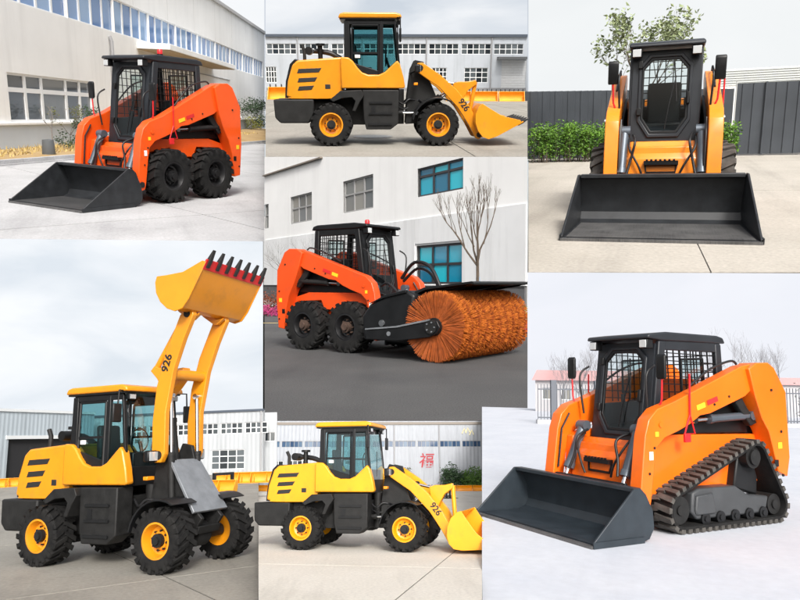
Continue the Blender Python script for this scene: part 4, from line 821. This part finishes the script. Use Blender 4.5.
for k in range(1500):
    u = rng.uniform(-6, 26); wd = rng.uniform(.3, 1.9+u*.05); p = Vector((-3.739+.334*u+.943*wd, 24+.943*u-.334*wd, .09)); q = Vector((rng.uniform(-.12,.12),rng.uniform(-.12,.12),rng.uniform(.06,.2))); gb.add([p-Vector((.02,0,0)), p+Vector((.02,0,0)), p+q], [(0,1,2)])
o = gb.build('grass', DRY); struct(o, 'shed', kind='stuff'); tag(o, 'dry straw coloured grass in the planting bed', 'grass')
BARES = 'bare shrubs in the planting bed'
def wl(u, off): return (-3.739+.334*u+.943*off, 24+.943*u-.334*off, .08)
tree('shed', wl(.35,1.4), 'leaning bare sapling in the planting bed under the big window edge', 1.55, 21, BARKG, None, .45, .022, 2, .5, .3, name='shrub', cat='shrub', group=BARES)
bush('shed', wl(1.8,1.2), 'low leafy green shrub in the planting bed under the big window', .75, .6, .55, 22, LEAFD, BARKG, 34, 7, .09, .07)
tree('shed', wl(2.3,1.1), 'thin arching shrub beside the low green one in the bed', 1.5, 33, BARKG, LEAFO, .3, .016, 3, .7, .1, per=1, lsize=.08, jit=.05, name='shrub', cat='shrub', group=BARES)
tree('shed', wl(4.2,1.0), 'open twiggy shrub with few leaves below the middle window panes', 1.5, 24, BARKG, LEAFD, .25, .02, 4, .9, .1, per=2, lsize=.09, jit=.08, name='shrub', cat='shrub', group=BARES)
tree('shed', wl(5.9,1.0), 'spreading twiggy shrub below the last panes of the big window', 1.4, 27, BARKG, LEAFO, .25, .018, 4, .9, .05, per=1, lsize=.09, jit=.08, name='shrub', cat='shrub', group=BARES)
tree('shed', wl(34,.9), 'twiggy shrub at the far end of the bed behind the orange tower', 2.4, 29, BARKG, LEAFD, .2, .025, 4, .9, .1, per=2, lsize=.16, jit=.16, name='shrub', cat='shrub', group=BARES)
bush('shed', wl(36.5,.5), 'round yellow green shrub at the far end of the bed', 1.8, 1.2, 1.1, 31, LEAFY, BARKG, 60, 9, .16, .16)
bush('shed', wl(40.5,.35), 'dark green shrub at the far corner of the bed', 1.3, 1.0, 1.3, 32, LEAFD, BARKG, 60, 9, .16, .16)
lb = MB().lathe([(.001,0),(.17,0),(.18,.02),(.15,.42),(.001,.44)], (0,0,0), 18, 'z').build('bin', mat('bin_grey', (.10,.11,.12), .5), None, smooth=40); place(lb, 'shed', wl(-1.2,2.0)); tag(lb, 'small dark grey round bin at the edge of the bed', 'bin')

# loose attachments standing about in the yards
def spare_bucket(stage, loc, yaw, label, group, sc=1.0, m=None, teeth=True):
    t = thing('loader_bucket', stage, loc, yaw, label, 'bucket', group); m = m or YELLOW_D
    out = [(.75,.0),(.12,.0),(-.02,.10),(-.08,.30),(-.04,.55),(.10,.72),(.20,.76)]; inn = [(.75,.03),(.14,.03),(.03,.12),(-.03,.30),(.01,.53),(.13,.69),(.21,.73)]
    b = MB().prism([(x*sc,z*sc) for x, z in out+inn[::-1]], -1.0*sc, 1.0*sc).build('shell', m, t, smooth=30)
    for s in (1, -1): MB().prism([(x*sc,z*sc) for x, z in [(.78,0),(.6,.25),(.22,.77),(.08,.73),(-.06,.55),(-.10,.30),(-.03,.08),(.12,-.0)]], .995*s*sc, 1.03*s*sc).build('side_plate', m, t)
    if teeth:
        for k in range(6): y = (-.9+k*.36)*sc; MB().prism([(.14*sc,.75*sc),(.20*sc,.75*sc),(.24*sc,.93*sc),(.20*sc,.93*sc)], y-.035*sc, y+.035*sc).build('tooth', INK, t)
    return t

# ------------------------------------------------------------------ stage 2: wheel loader before the grey works
yard('works', [(-2.614,14.241),(2.638,14.25),(18.19,101),(-18.0,101)], CON_T, JOINT, (6, 6), 4, (1.5, 15.5), gap=.03)
sky('works', 104, [(-18.63,-1.5),(18.81,-1.5),(17.35,24.3),(-17.16,24.3)], sky_mat('sky_grey_cloud', (.46,.505,.56), (.67,.685,.705), .045, .98, 3.0))
SID = ribbed('grey_siding', (.42, .45, .49), .35, .5, .03)
t = building('works', (0,90,0), 0, 'long grey metal works with ribbon windows and dark fascia')
sp = [(-15.65+k*3.93, 4.25, -15.65+(k+1)*3.93-.35, 5.45) for k in range(8)]; low = [(-15.9,.95,-14.6,2.8),(4.4,1.1,6.2,2.7),(8.35,.95,11.25,2.7)]; bay = (12.9,.0,15.9,3.6)
facade(t, [(-16.1,0),(16.25,0),(15.87,6.3),(-15.73,6.3)], sp+low+[bay], SID)
for h in sp: window(t, h, [.2,.4,.6,.8], [.5], FRW, PANESD, .05, mull=.08)
for h in low: window(t, h, [.25,.5,.75], [.35,.7], FRW, PANESD, .06, mull=.08)
MB().box(-15.70,15.84,-.25,.0,6.22,6.52).build('fascia', mat('dark_fascia', (.06,.075,.10), .5), t)
d_ = MB().box(bay[0],bay[2],.10,.16,0,3.6).build('roller_door', mat('door_frame_grey', (.5,.5,.5), .6), t)
for k in range(12): MB().box(bay[0],bay[2],.06,.10,.02+k*.3,.28+k*.3).build('slat', mat('roller_slat', (.55,.56,.57), .5, var=.05), d_)
MB().box(12.3,15.8,-1.1,.0,3.62,3.95).build('canopy', mat('dark_canopy', (.10,.105,.11), .6), t)
for u in (-11.9,-4.1,3.7,11.6): MB().tube([(u,-.1,.05),(u,-.1,6.2)], .07, 8).build('downpipe', mat('grey_pipe', (.30,.30,.31), .5), t, smooth=40)
MB().box(-15.9,16.0,-.06,-.0,0,.35).build('plinth', mat('works_plinth', (.24,.24,.25), .8, var=.15), t)
SB = 'spare yellow buckets lined up in the works yard'
for k, (x, y) in enumerate([(-8.2,54),(-6.1,54.2)]): spare_bucket('works', (x,y,0), -90, ORD[1-k]+' spare toothed yellow bucket from the loader, in the row behind its counterweight', SB, 1.15)
for k in range(3): spare_bucket('works', (4.3+k*1.78,50.3-k*.3,0), -92, ORD[k]+' spare toothed yellow bucket from the boom in the row before the roller door', SB, .84)
mh = MB().lathe([(.001,-.004),(.52,-.004),(.52,.012),(.47,.014),(.001,.010)], (0,0,0), 32, 'z').build('manhole_cover', mat('cast_iron', (.30,.30,.29), .55, .3, var=.25, vscale=14, bump=.5, bscale=18), None); place(mh, 'works', (-.62,19.2,0)); tag(mh, 'pale round manhole cover in the concrete under the loader', 'manhole cover')

# ------------------------------------------------------------------ stage 3: head-on skid steer before the charcoal fence
yard('fence', [(-.992,5.804),(6,7.05),(14,34),(-5.86,34)], CON_B, JOINT, (5.0, 5.0), 2, (.4, 7.2), gap=.012)
sky('fence', 33, [(-5.68,-.3),(9,-.6),(8.5,8.0),(-5.77,9.3)], sky_mat('sky_white_haze', (.63,.65,.66), (.68,.695,.70), .08, .98))
FEN = mat('charcoal_sheet', (.058, .066, .078), .5, .2, var=.12, vscale=1.2)
t = thing('fence', 'fence', (0,20.9,0), 0, 'charcoal profiled sheet fence behind the hedge', 'fence')
for k in range(31):
    x = -3.72 + k*.176
    MB().prism([(x-.012,0),(x+.19,0),(x+.19,1.90-.01*k*.6),(x-.012,1.90-.01*k*.6)], -.035 if k % 2 else -.012, .02 if k % 2 else .03).build('fence_board', FEN, t)
MB().box(-3.72,1.74,.03,.07,.4,.48).box(-3.72,1.74,.03,.07,1.4,1.48).build('rail', FEN, t)
t = thing('gate', 'fence', (1.82,20.9,0), 0, 'taller charcoal sheet gate with pale edge strip', 'gate')
MB().box(-.035,-.01,-.06,.04,0,1.9).build('edge_post', mat('pale_edge', (.45,.46,.46), .5), t)
for k in range(16): MB().box(k*.13-.008, (k+1)*.13+.008, -.045 if k % 2 else -.02, .012 if k % 2 else .02, .04, 1.84).build('gate_board', FEN, t)
MB().box(.66,.70,-.09,-.04,.02,1.86).build('gate_stile', FEN, t); MB().box(1.9,1.94,-.09,-.04,.02,1.86).build('gate_stile', FEN, t)
HG = 'leafy shrubs of the hedge along the fence'
for k in range(5): bush('fence', (-2.98+k*.46,19.6+random.uniform(-.1,.1),0), ORD[4-k]+' leafy green hedge shrub from the machine along the charcoal fence', .62, .7, .92-.02*k, 40+k, LEAFH, BARK, 22, 10, .085, .08, group=HG, shoots=22)
bush('fence', (1.40,19.7,0), 'bright green leafy shrub in the gap between tyre and gate', .75, .6, .80, 48, LEAFH, BARK, 26, 12, .10, .07, shoots=14)
tree('fence', (-.65,22.0,0), 'slender tree with large pale green leaves rising behind the fence and cab', 4.2, 109, BARK, leaf_mat('leaf_spring', (.16,.22,.10), (.40,.46,.24)), .36, .045, 4, .80, .30, per=2, lsize=.17, jit=.08, n=(2,3))
t = building('fence', (2.0,31,0), 0, 'low pale white greenhouse roof beyond the gate', 'shed_building')
b_ = facade(t, [(.1,0),(6.5,0),(6.5,2.1),(.1,2.1)], [], WALLW); 
for k in range(7): MB().box(0,6.6,-.25-.03*k+.22,.4,2.05+k*.085,2.125+k*.085).build('roof_sheet', mat('pale_roof', (.66,.70,.70), .5), t)

# ------------------------------------------------------------------ stage 4: sweeper on the street
sheet('street', [(-1.108,5.88),(1.108,5.868),(7.9,42),(-7.884,42)], ASPH, 'road')
t = building('street', (3.746,20,0), -57.995, 'white factory front with cyan windows above and below')
RIBW = ribbed('white_cladding', (.76, .77, .78), .45, .55, .03); TOPW = mat('white_panel_wall', (.85, .85, .845), .65, var=.03, vscale=.6, streak=.2)
hull = [(-20.30,-.2),(.03,-.2),(-.002,4.772),(-20.136,7.848)]
W1, W2, W3, W4, LW = (-5.63,4.21,-3.0,5.21), (-11.25,4.12,-8.75,5.45), (-16.72,4.06,-14.34,5.37), (-20.2,4.06,-19.6,5.33), (-5.68,1.15,-3.06,2.50)
facade(t, hull, [W1,W2,W3,W4,LW], TOPW, mitre=1.09)
# lower ribbed cladding laid over the wall in panels round the low window
for u0, u1, z0, z1 in ((-20.2,-5.74,1.06,3.45),(-5.74,-3.0,2.56,3.45),(-3.0,.0,1.06,3.45)):
    n = max(1, round((u1-u0)/1.8))
    for k in range(n): MB().box(u0+(u1-u0)*k/n+.006, u0+(u1-u0)*(k+1)/n-.006, -.05, -.002, z0, z1).build('cladding_panel', RIBW, t)
window(t, W1, [.34,.67], [.70], FRD, PANESC, .06, mull=.08); window(t, LW, [.34,.67], [.50], FRD, PANESC, .07, mull=.08)
for h in (W2, W3, W4): window(t, h, [.34,.67] if h is not W4 else [], [.55], FRG, PANESG, .06, mull=.07)
MB().box(-20.25,-.0,-.09,-.002,.42,1.05).build('plinth', mat('grey_plinth', (.11,.11,.115), .7, var=.15), t); MB().box(-20.25,-.0,-.11,-.002,1.05,1.10).build('plinth_cap', mat('dark_cap', (.04,.04,.042), .6), t)
MB().prism([(-20.1,6.80),(-13.2,6.72),(-13.2,6.78),(-20.1,6.86)], -.14, -.002).build('gutter', mat('brown_gutter', (.20,.17,.14), .6), t)
tree('street', (2.0,17.0,0), 'bare young tree with wrapped trunk before the cladding', 3.75, 19, BARK, None, .47, .05, 4, .40, .42, n=(2,3), sock=.75)
tree('street', (-3.9,29.5,0), 'bare bushy sapling behind the cab of the sweeper machine', 3.3, 15, BARKG, None, .3, .03, 4, .8, .15, n=(2,3))
for k in range(4): bush('street', (-5.3+k*.5,28.6,0), ORD[3-k]+' russet hedge shrub from the machine at the factory wall', .8, .8, .9, 60+k, LEAFR, BARK, 40, 14, .09, .09, group='russet hedge at the factory wall')
for k in range(3): bush('street', (-4.7+k*.42,25.2,0), ORD[2-k]+' magenta flowering shrub from the rear tower at the road edge', .5, .5, .35, 64+k, LEAFM, BARK, 30, 12, .08, .06, group='magenta flowers at the road edge')
for k in range(3): bush('street', (1.0+k*.55,18.2-.4*k,0), ORD[k]+' russet clipped shrub from the sweeper cab below the cyan window', .7, .7, 1.0, 70+k, LEAFR, BARK, 40, 14, .08, .08, group='russet clipped shrubs')
for k in range(3): bush('street', (2.75+k*.3,16.9,0), ORD[k]+' lime yellow shrub from the bare tree past the brush', .5, .5, .72, 74+k, LEAFY, BARK, 36, 14, .07, .07, group='lime shrubs past the brush')
for k in range(3): bush('street', (2.70+k*.25,16.2,0), ORD[k]+' magenta flower cushion from the brush end below the lime shrubs', .4, .4, .30, 78+k, LEAFM, BARK, 30, 12, .06, .05, group='magenta flower cushions')
ln = MB().box(-6,-2.6,20.6,20.72,.0,.004).build('lane_line', mat('yellow_line', (.62,.46,.16), .7, var=.25, vscale=6)); struct(ln, 'street', yaw=0)

# ------------------------------------------------------------------ stage 5: loader with raised boom
yard('raised', [(-12,13),(1.242,7.282),(9.439,56),(-30,56)], CON_G, JOINT, (5.2, 6.0), 14, (.6, 11.2), gap=.03)
sky('raised', 54.5, [(-20,-1.2),(9.2,-2.25),(9.15,3.58),(9.49,3.58),(9.39,17.82),(-19,16)], sky_mat('sky_blue_grey_cloud', (.56,.605,.655), (.71,.73,.755), .09, .98, 2.2))
SID2 = ribbed('pale_siding', (.40, .42, .44), .3, .5, .02); SID3 = ribbed('bluegrey_siding', (.36, .41, .45), .3, .5, .02)
t = building('raised', (-9.0,42.5,0), 52, 'grey shed with a dark open bay')
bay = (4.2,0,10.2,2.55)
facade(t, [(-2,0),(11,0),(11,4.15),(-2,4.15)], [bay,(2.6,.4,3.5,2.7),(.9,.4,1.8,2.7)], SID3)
for h in ((2.6,.4,3.5,2.7),(.9,.4,1.8,2.7)): window(t, h, [], [.25,.5,.75], FRW, PANESD, .06)
MB().box(-2,11,-.1,0,4.1,4.25).build('fascia', mat('pale_fascia', (.6,.62,.63), .5), t)
MB().box(bay[0],bay[2],.215,.225,0,2.55).build('bay_shade_sheet', mat('painted_bay_shade', (.012,.012,.014), .9), t); MB().box(bay[0]-.2,bay[2]+.1,-.08,0,2.55,2.75).build('bay_lintel', mat('pale_fascia', (.6,.62,.63), .5), t)  # black sheet closes the bay: the shade inside is put into its colour
for k, (u, z) in enumerate([(.1,3.45),(.6,3.6),(1.1,3.42),(1.6,3.55)]): MB().tube([(u,-.04,z-.28),(u+.3,-.04,z+.22)], .07, 5).tube([(u-.1,-.04,z+.1),(u+.4,-.04,z)], .06, 5).build('gold_sign_stroke', mat('gold_sign', (.55,.42,.16), .5), t)
t = building('raised', (1.0,50.5,0), -33, 'pale workshop with ribbon windows behind the yellow buckets')
stp = [(-1.5+k*1.72,2.55,-1.5+(k+1)*1.72-.18,3.25) for k in range(6)]; lw = [(.9,.35,2.7,1.75),(2.95+1.3,.35,6.2,1.75)]
lw = [(1.5,.30,3.2,1.55),(4.75,.30,7.1,1.55)]
facade(t, [(-4,0),(8.35,0),(8.35,4.0),(-4,4.0)], stp+lw, SID2)
for h in stp: window(t, h, [.25,.5,.75], [.5], FRW, PANESD, .04, mull=.06)
for h in lw: window(t, h, [.25,.5,.75], [.34,.67], FRW, PANESD, .05, mull=.05)
for u in (-.2,3.9,8.25): MB().tube([(u,-.08,.05),(u,-.08,3.95)], .05, 8).build('downpipe', mat('grey_pipe', (.30,.30,.31), .5), t, smooth=40)
MB().box(-4.1,8.45,-.12,.0,3.95,4.08).build('fascia', mat('dark_fascia', (.06,.075,.10), .5), t)
t = building('raised', (8.6,47.5,0), -14, 'second pale workshop block past the corner downpipe'); facade(t, [(-.8,0),(.6,0),(.6,3.9),(-.8,3.9)], [(-.2,2.0,.5,2.6)], SID2); window(t, (-.2,2.0,.5,2.6), [.5], [], FRW, PANESD, .04)
S2 = 'spare yellow buckets stored before the workshop'
for k in range(4): spare_bucket('raised', (1.75+k*.62,31.3-k*.42,0), -120, ORD[k]+' spare yellow bucket from the raised loader in the near row', S2, .62, teeth=False)
for k in range(4): spare_bucket('raised', (4.7+k*.55,36.5-k*.3,0), -110, ORD[k]+' spare yellow bucket from the coupler frame in the row under the workshop window', S2, .68, teeth=False)
def spare_boom(stage, loc, yaw, label, group):
    t = thing('spare_boom', stage, loc, yaw, label, 'boom', group)
    for s in (1, -1): MB().prism([(-1.3,.0),(-1.2,.22),(.2,.30),(1.2,.16),(1.3,.0),(1.1,.0),(.2,.12),(-1.1,.06)], .3*s, .38*s).build('arm', YELLOW_D, t)
    MB().tube([(.2,-.35,.2),(.2,.35,.2)], .06, 10).build('cross_tube', YELLOW_D, t, smooth=40); MB().box(-1.25,1.25,-.1,.1,-.12,.0).build('timber_bearer', FRAMEBLACK, t); return t
for k in range(3):
    for j in range(2): spare_boom('raised', (-7.3+j*2.4,47.2+j*1.8,.13+k*.44), 20, ['lowest','middle','topmost'][k]+' spare yellow boom frame of the stack '+['away from the open bay','next to the open bay'][j], 'stacked yellow booms')
for k in range(3): spare_bucket('raised', (-6.6+k*1.0,43.6+k*.4,0), -75, ORD[2-k]+' spare yellow bucket from the open bay, lying before the stacked booms', S2, .6, teeth=False)
cl = building('raised', (4.15,34.2,0), 20, 'black quick coupler frame lying between the bucket rows', 'coupler_frame', 'attachment'); MB().box(-.5,.5,-.08,.08,.0,.12).box(-.5,-.4,-.1,.1,0,.6).box(.4,.5,-.1,.1,0,.6).box(-.5,.5,-.06,.06,.48,.6).build('frame', FRAMEBLACK, cl)

# ------------------------------------------------------------------ stage 6: bright yellow loader before the wall with the red character
yard('sunny', [(-1.136,7.885),(1.153,7.74),(15.539,100),(-15.247,100)], CON_W, JOINT, (6, 6), -14, (1.2, 13.6), gap=.025)
t = building('sunny', (0,95,0), 0, 'long pale works wall bearing a red character')
SID4 = ribbed('white_siding', (.33, .35, .385), .5, .5, .03)
stp = [(-14.7+k*3.0,5.35,-14.7+(k+1)*3.0-.25,6.15) for k in range(9)]+[(12.3,5.35,14.8,6.15)]; lw = [(-14.0,1.9,-11.4,3.6),(-10.8,1.9,-8.3,3.65)]
hull = [(-14.42,-.2),(14.71,-.2),(15.02,8.75),(-14.84,8.80)]
facade(t, hull, stp+lw, SID4)
for h in stp: window(t, h, [.2,.4,.6,.8], [], FRG, PANESN, .05, mull=.05)
for h in lw: window(t, h, [.25,.5,.75], [.5], FRW, PANESD, .06, mull=.08)
for u in (-5.6,3.2,9.2): MB().tube([(u,-.1,.1),(u,-.1,8.2)], .08, 8).build('downpipe', mat('grey_pipe', (.30,.30,.31), .5), t, smooth=40)
MB().box(-14.8,14.95,-.12,-.0,8.28,8.62).build('fascia', mat('brown_fascia', (.20,.175,.15), .6), t)
lettering('福', 2.0, mat('red_sign', (.33,.008,.02), .5), t, Matrix.Translation((7.5,-.06,3.46)) @ Matrix.Rotation(R(90),4,'X'), .12, 'red_character', bold=.008)
for k, (u, z) in enumerate([(12.5,7.4),(13.0,7.5),(13.5,7.2)]): MB().tube([(u-.2,-.06,z-.3),(u+.1,-.06,z+.35),(u+.35,-.06,z-.25)], .09, 5).build('gold_sign_stroke', mat('pale_gold_sign', (.75,.68,.42), .5), t)
bush('sunny', (10.5,93.2,0), 'dense dark green shrub below and right of the red character', 2.5, 1.6, 3.1, 80, LEAFD, BARK, 110, 16, .34, .22)
bush('sunny', (13.4,93.2,0), 'wide mixed green shrub at the end of the works wall', 3.2, 1.6, 2.75, 81, LEAF, BARK, 120, 16, .34, .24)
bush('sunny', (12.0,93.6,0), 'lower dark shrub between the two larger ones at the works wall', 1.6, 1.2, 2.0, 83, LEAFD, BARK, 60, 14, .3, .2)
bush('sunny', (4.6,93.4,0), 'small grey green shrub against the works wall near the boom', 1.9, 1.2, 2.8, 82, LEAFO, BARKG, 60, 9, .28, .2)
S3 = 'spare bright yellow buckets along the works wall'
for k in range(5): spare_bucket('sunny', (7.0+k*1.65,80-k*.6,0), -92, ORD[k]+' spare bright yellow bucket from the boom in the row below the shrubs', S3, .80, YELLOW_B, teeth=False)
spare_bucket('sunny', (-12.2,84,0), -92, 'spare bright yellow bucket standing alone behind the counterweight', S3, .9, YELLOW_B, teeth=False)
def fork(stage, loc, yaw, label, group):
    t = thing('pallet_fork', stage, loc, yaw, label, 'attachment', group)
    MB().box(-.06,.06,-.6,.6,.75,.9).box(-.06,.06,-.6,.6,.1,.2).build('carriage', FRAMEBLACK, t); MB().box(-.10,-.06,-.62,.62,.35,.7).build('back_plate', YELLOW_B, t)
    for y in (-.45,-.15,.15,.45): MB().prism([(0,.95),(.09,.95),(.09,.08),(1.0,.03),(1.0,.0),(0,.0)], y-.05, y+.05).build('tine', INK, t)
    return t
for k in range(4): fork('sunny', (2.7+k*.95,58-k*1.4,0), -60, ORD[k]+' black pallet fork from the loader tower in the row behind the boom', 'pallet forks behind the boom')

# ------------------------------------------------------------------ stage 7: tracked loader on snow
sheet('snow', [(-.929,3.973),(8,7),(20,48),(-11.289,48)], SNOW, 'snow_ground')
sky('snow', 47.5, [(-8.07,-2.1),(16,-1.2),(16.5,8.2),(-8.02,9.21)], sky_mat('sky_snow_white', (.62,.64,.69), (.675,.685,.73), .06, .98))
IRON = mat('grey_iron', (.10, .11, .13), .6)
t = thing('railing_fence', 'snow', (-4.55,28.7,0), 22, 'grey iron railing fence standing along the edge of the snow', 'fence')
Lf = 14.0
for k in range(6): MB().box(k*2.5-.09 if k else .62, k*2.5+.09 if k else .84, -.09, .09, 0, 1.75).build('post', IRON, t)
MB().box(.1,Lf,-.02,.02,.22,.27).box(.1,Lf,-.02,.02,1.35,1.40).build('rail', IRON, t)
bb = MB()
for k in range(int(Lf/.13)): bb.box(.1+k*.13-.012,.1+k*.13+.012,-.014,.014,.15,1.58)
bb.build('railing', IRON, t)
MB().box(.05,Lf,-.12,.12,0,.16).build('plinth', mat('fence_plinth', (.42,.42,.43), .8), t)
PINK = mat('pink_roof', (.46,.27,.27), .7); PALEW = mat('hazed_far_wall', (.42,.41,.42), .8)  # pale tones: mist over the far buildings put into the colour
t = building('snow', (-5.4,43,0), 6, 'low far building with a dull pink roof behind the railings')
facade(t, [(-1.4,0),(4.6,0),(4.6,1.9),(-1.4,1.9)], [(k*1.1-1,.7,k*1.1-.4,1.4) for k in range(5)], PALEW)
for k in range(5): window(t, (k*1.1-1,.7,k*1.1-.4,1.4), [.5], [], FRW, PANESG, .04)
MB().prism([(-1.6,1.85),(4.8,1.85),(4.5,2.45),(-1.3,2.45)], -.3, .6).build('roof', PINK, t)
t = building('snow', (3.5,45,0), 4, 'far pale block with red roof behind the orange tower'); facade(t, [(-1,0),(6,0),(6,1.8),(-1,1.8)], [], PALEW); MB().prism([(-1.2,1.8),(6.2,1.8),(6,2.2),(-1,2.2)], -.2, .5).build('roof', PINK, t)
PT = 'bare trees beyond the railings'
PB = mat('hazed_bark', (.19,.185,.195), .9)  # bark paled: mist around the far trees is in the colour
for k, (x, y, h) in enumerate([(-5.0,41,3.0),(-4.1,42,3.9),(-3.3,40,3.2),(-2.5,41,3.8),(3.3,41,4.6),(4.6,40,3.8),(5.6,42,4.4),(-5.6,44.5,3.6),(-4.6,45,3.3),(-3.0,45,4.1),(2.2,44,3.8),(6.4,44,4.2)]): tree('snow', (x,y,0), ['bare grey tree rising at the end of the pink roof by the thick post','tallest bare tree in front of the pink roof','short bare tree before the middle of the pink roof','bare tree next to the cab mirror stalk','tall bare tree nearest the cab roof over the lift arm','lower bare tree over the lift arm before the red roof','bare tree nearest the orange tower top','bare tree behind the pink roof near its end','bare tree behind the middle of the pink roof','tall bare tree behind the pink roof next to the mirror','bare tree just past the cab roof corner','bare tree past the orange tower near the conifers'][k], h, 90+k, PB, None, .3, .035, 4, .6, .3, n=(2,3), group=PT)
bush('snow', (7.0,34.5,0), 'grey green conifer clump beyond the tower at the fence', 2.2, 1.2, 2.6, 99, leaf_mat('leaf_hazed', (.12,.15,.13), (.24,.27,.25)), BARK, 120, 12, .16, .14)  # leaves greyed: mist in front of the clump painted into their colour

# ------------------------------------------------------------------ the machines
random.seed(11)
skid_steer('shed', (.38,12.95,0), -139, 'orange wheeled skid steer loader with charcoal bucket beside the white building with planting bed', ORANGE, group='skid steer loaders', lip=2.18, bk=1.14, bh=.57, bw=.81, cab_h=2.30, tower_h=1.90, wear=WORN_D)
wheel_loader('works', (-1.51,17.31,0), 2, 'yellow wheel loader with toothed bucket rolled back, side on before grey works with roller door', YELLOW, 0, 25, group='yellow wheel loaders')
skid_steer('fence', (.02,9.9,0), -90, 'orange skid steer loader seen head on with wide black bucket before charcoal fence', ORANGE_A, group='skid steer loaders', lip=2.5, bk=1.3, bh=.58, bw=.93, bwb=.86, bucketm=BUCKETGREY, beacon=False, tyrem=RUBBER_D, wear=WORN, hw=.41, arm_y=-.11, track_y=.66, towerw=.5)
skid_steer('street', (-.72,12.63,0), -37, 'red orange skid steer loader carrying an orange sweeper brush on asphalt', ORANGE_C, group='skid steer loaders', tool='sweeper', cab_h=2.2, hubm=RUST, shade=BLACK, red_bar=False, mirror=False)
wheel_loader('raised', (-.72,13.95,0), -46, 'yellow wheel loader with boom and bucket raised high above the cab', YELLOW, 124, 56, wb=2.55, bucket_w=.74, boom_k=1.12, group='yellow wheel loaders', front_glass=GLASSF)
wheel_loader('sunny', (-1.33,17.74,0), -17, 'bright yellow wheel loader with bucket lowered to the ground before the wall with red character', YELLOW_B, 0, 0, group='yellow wheel loaders')
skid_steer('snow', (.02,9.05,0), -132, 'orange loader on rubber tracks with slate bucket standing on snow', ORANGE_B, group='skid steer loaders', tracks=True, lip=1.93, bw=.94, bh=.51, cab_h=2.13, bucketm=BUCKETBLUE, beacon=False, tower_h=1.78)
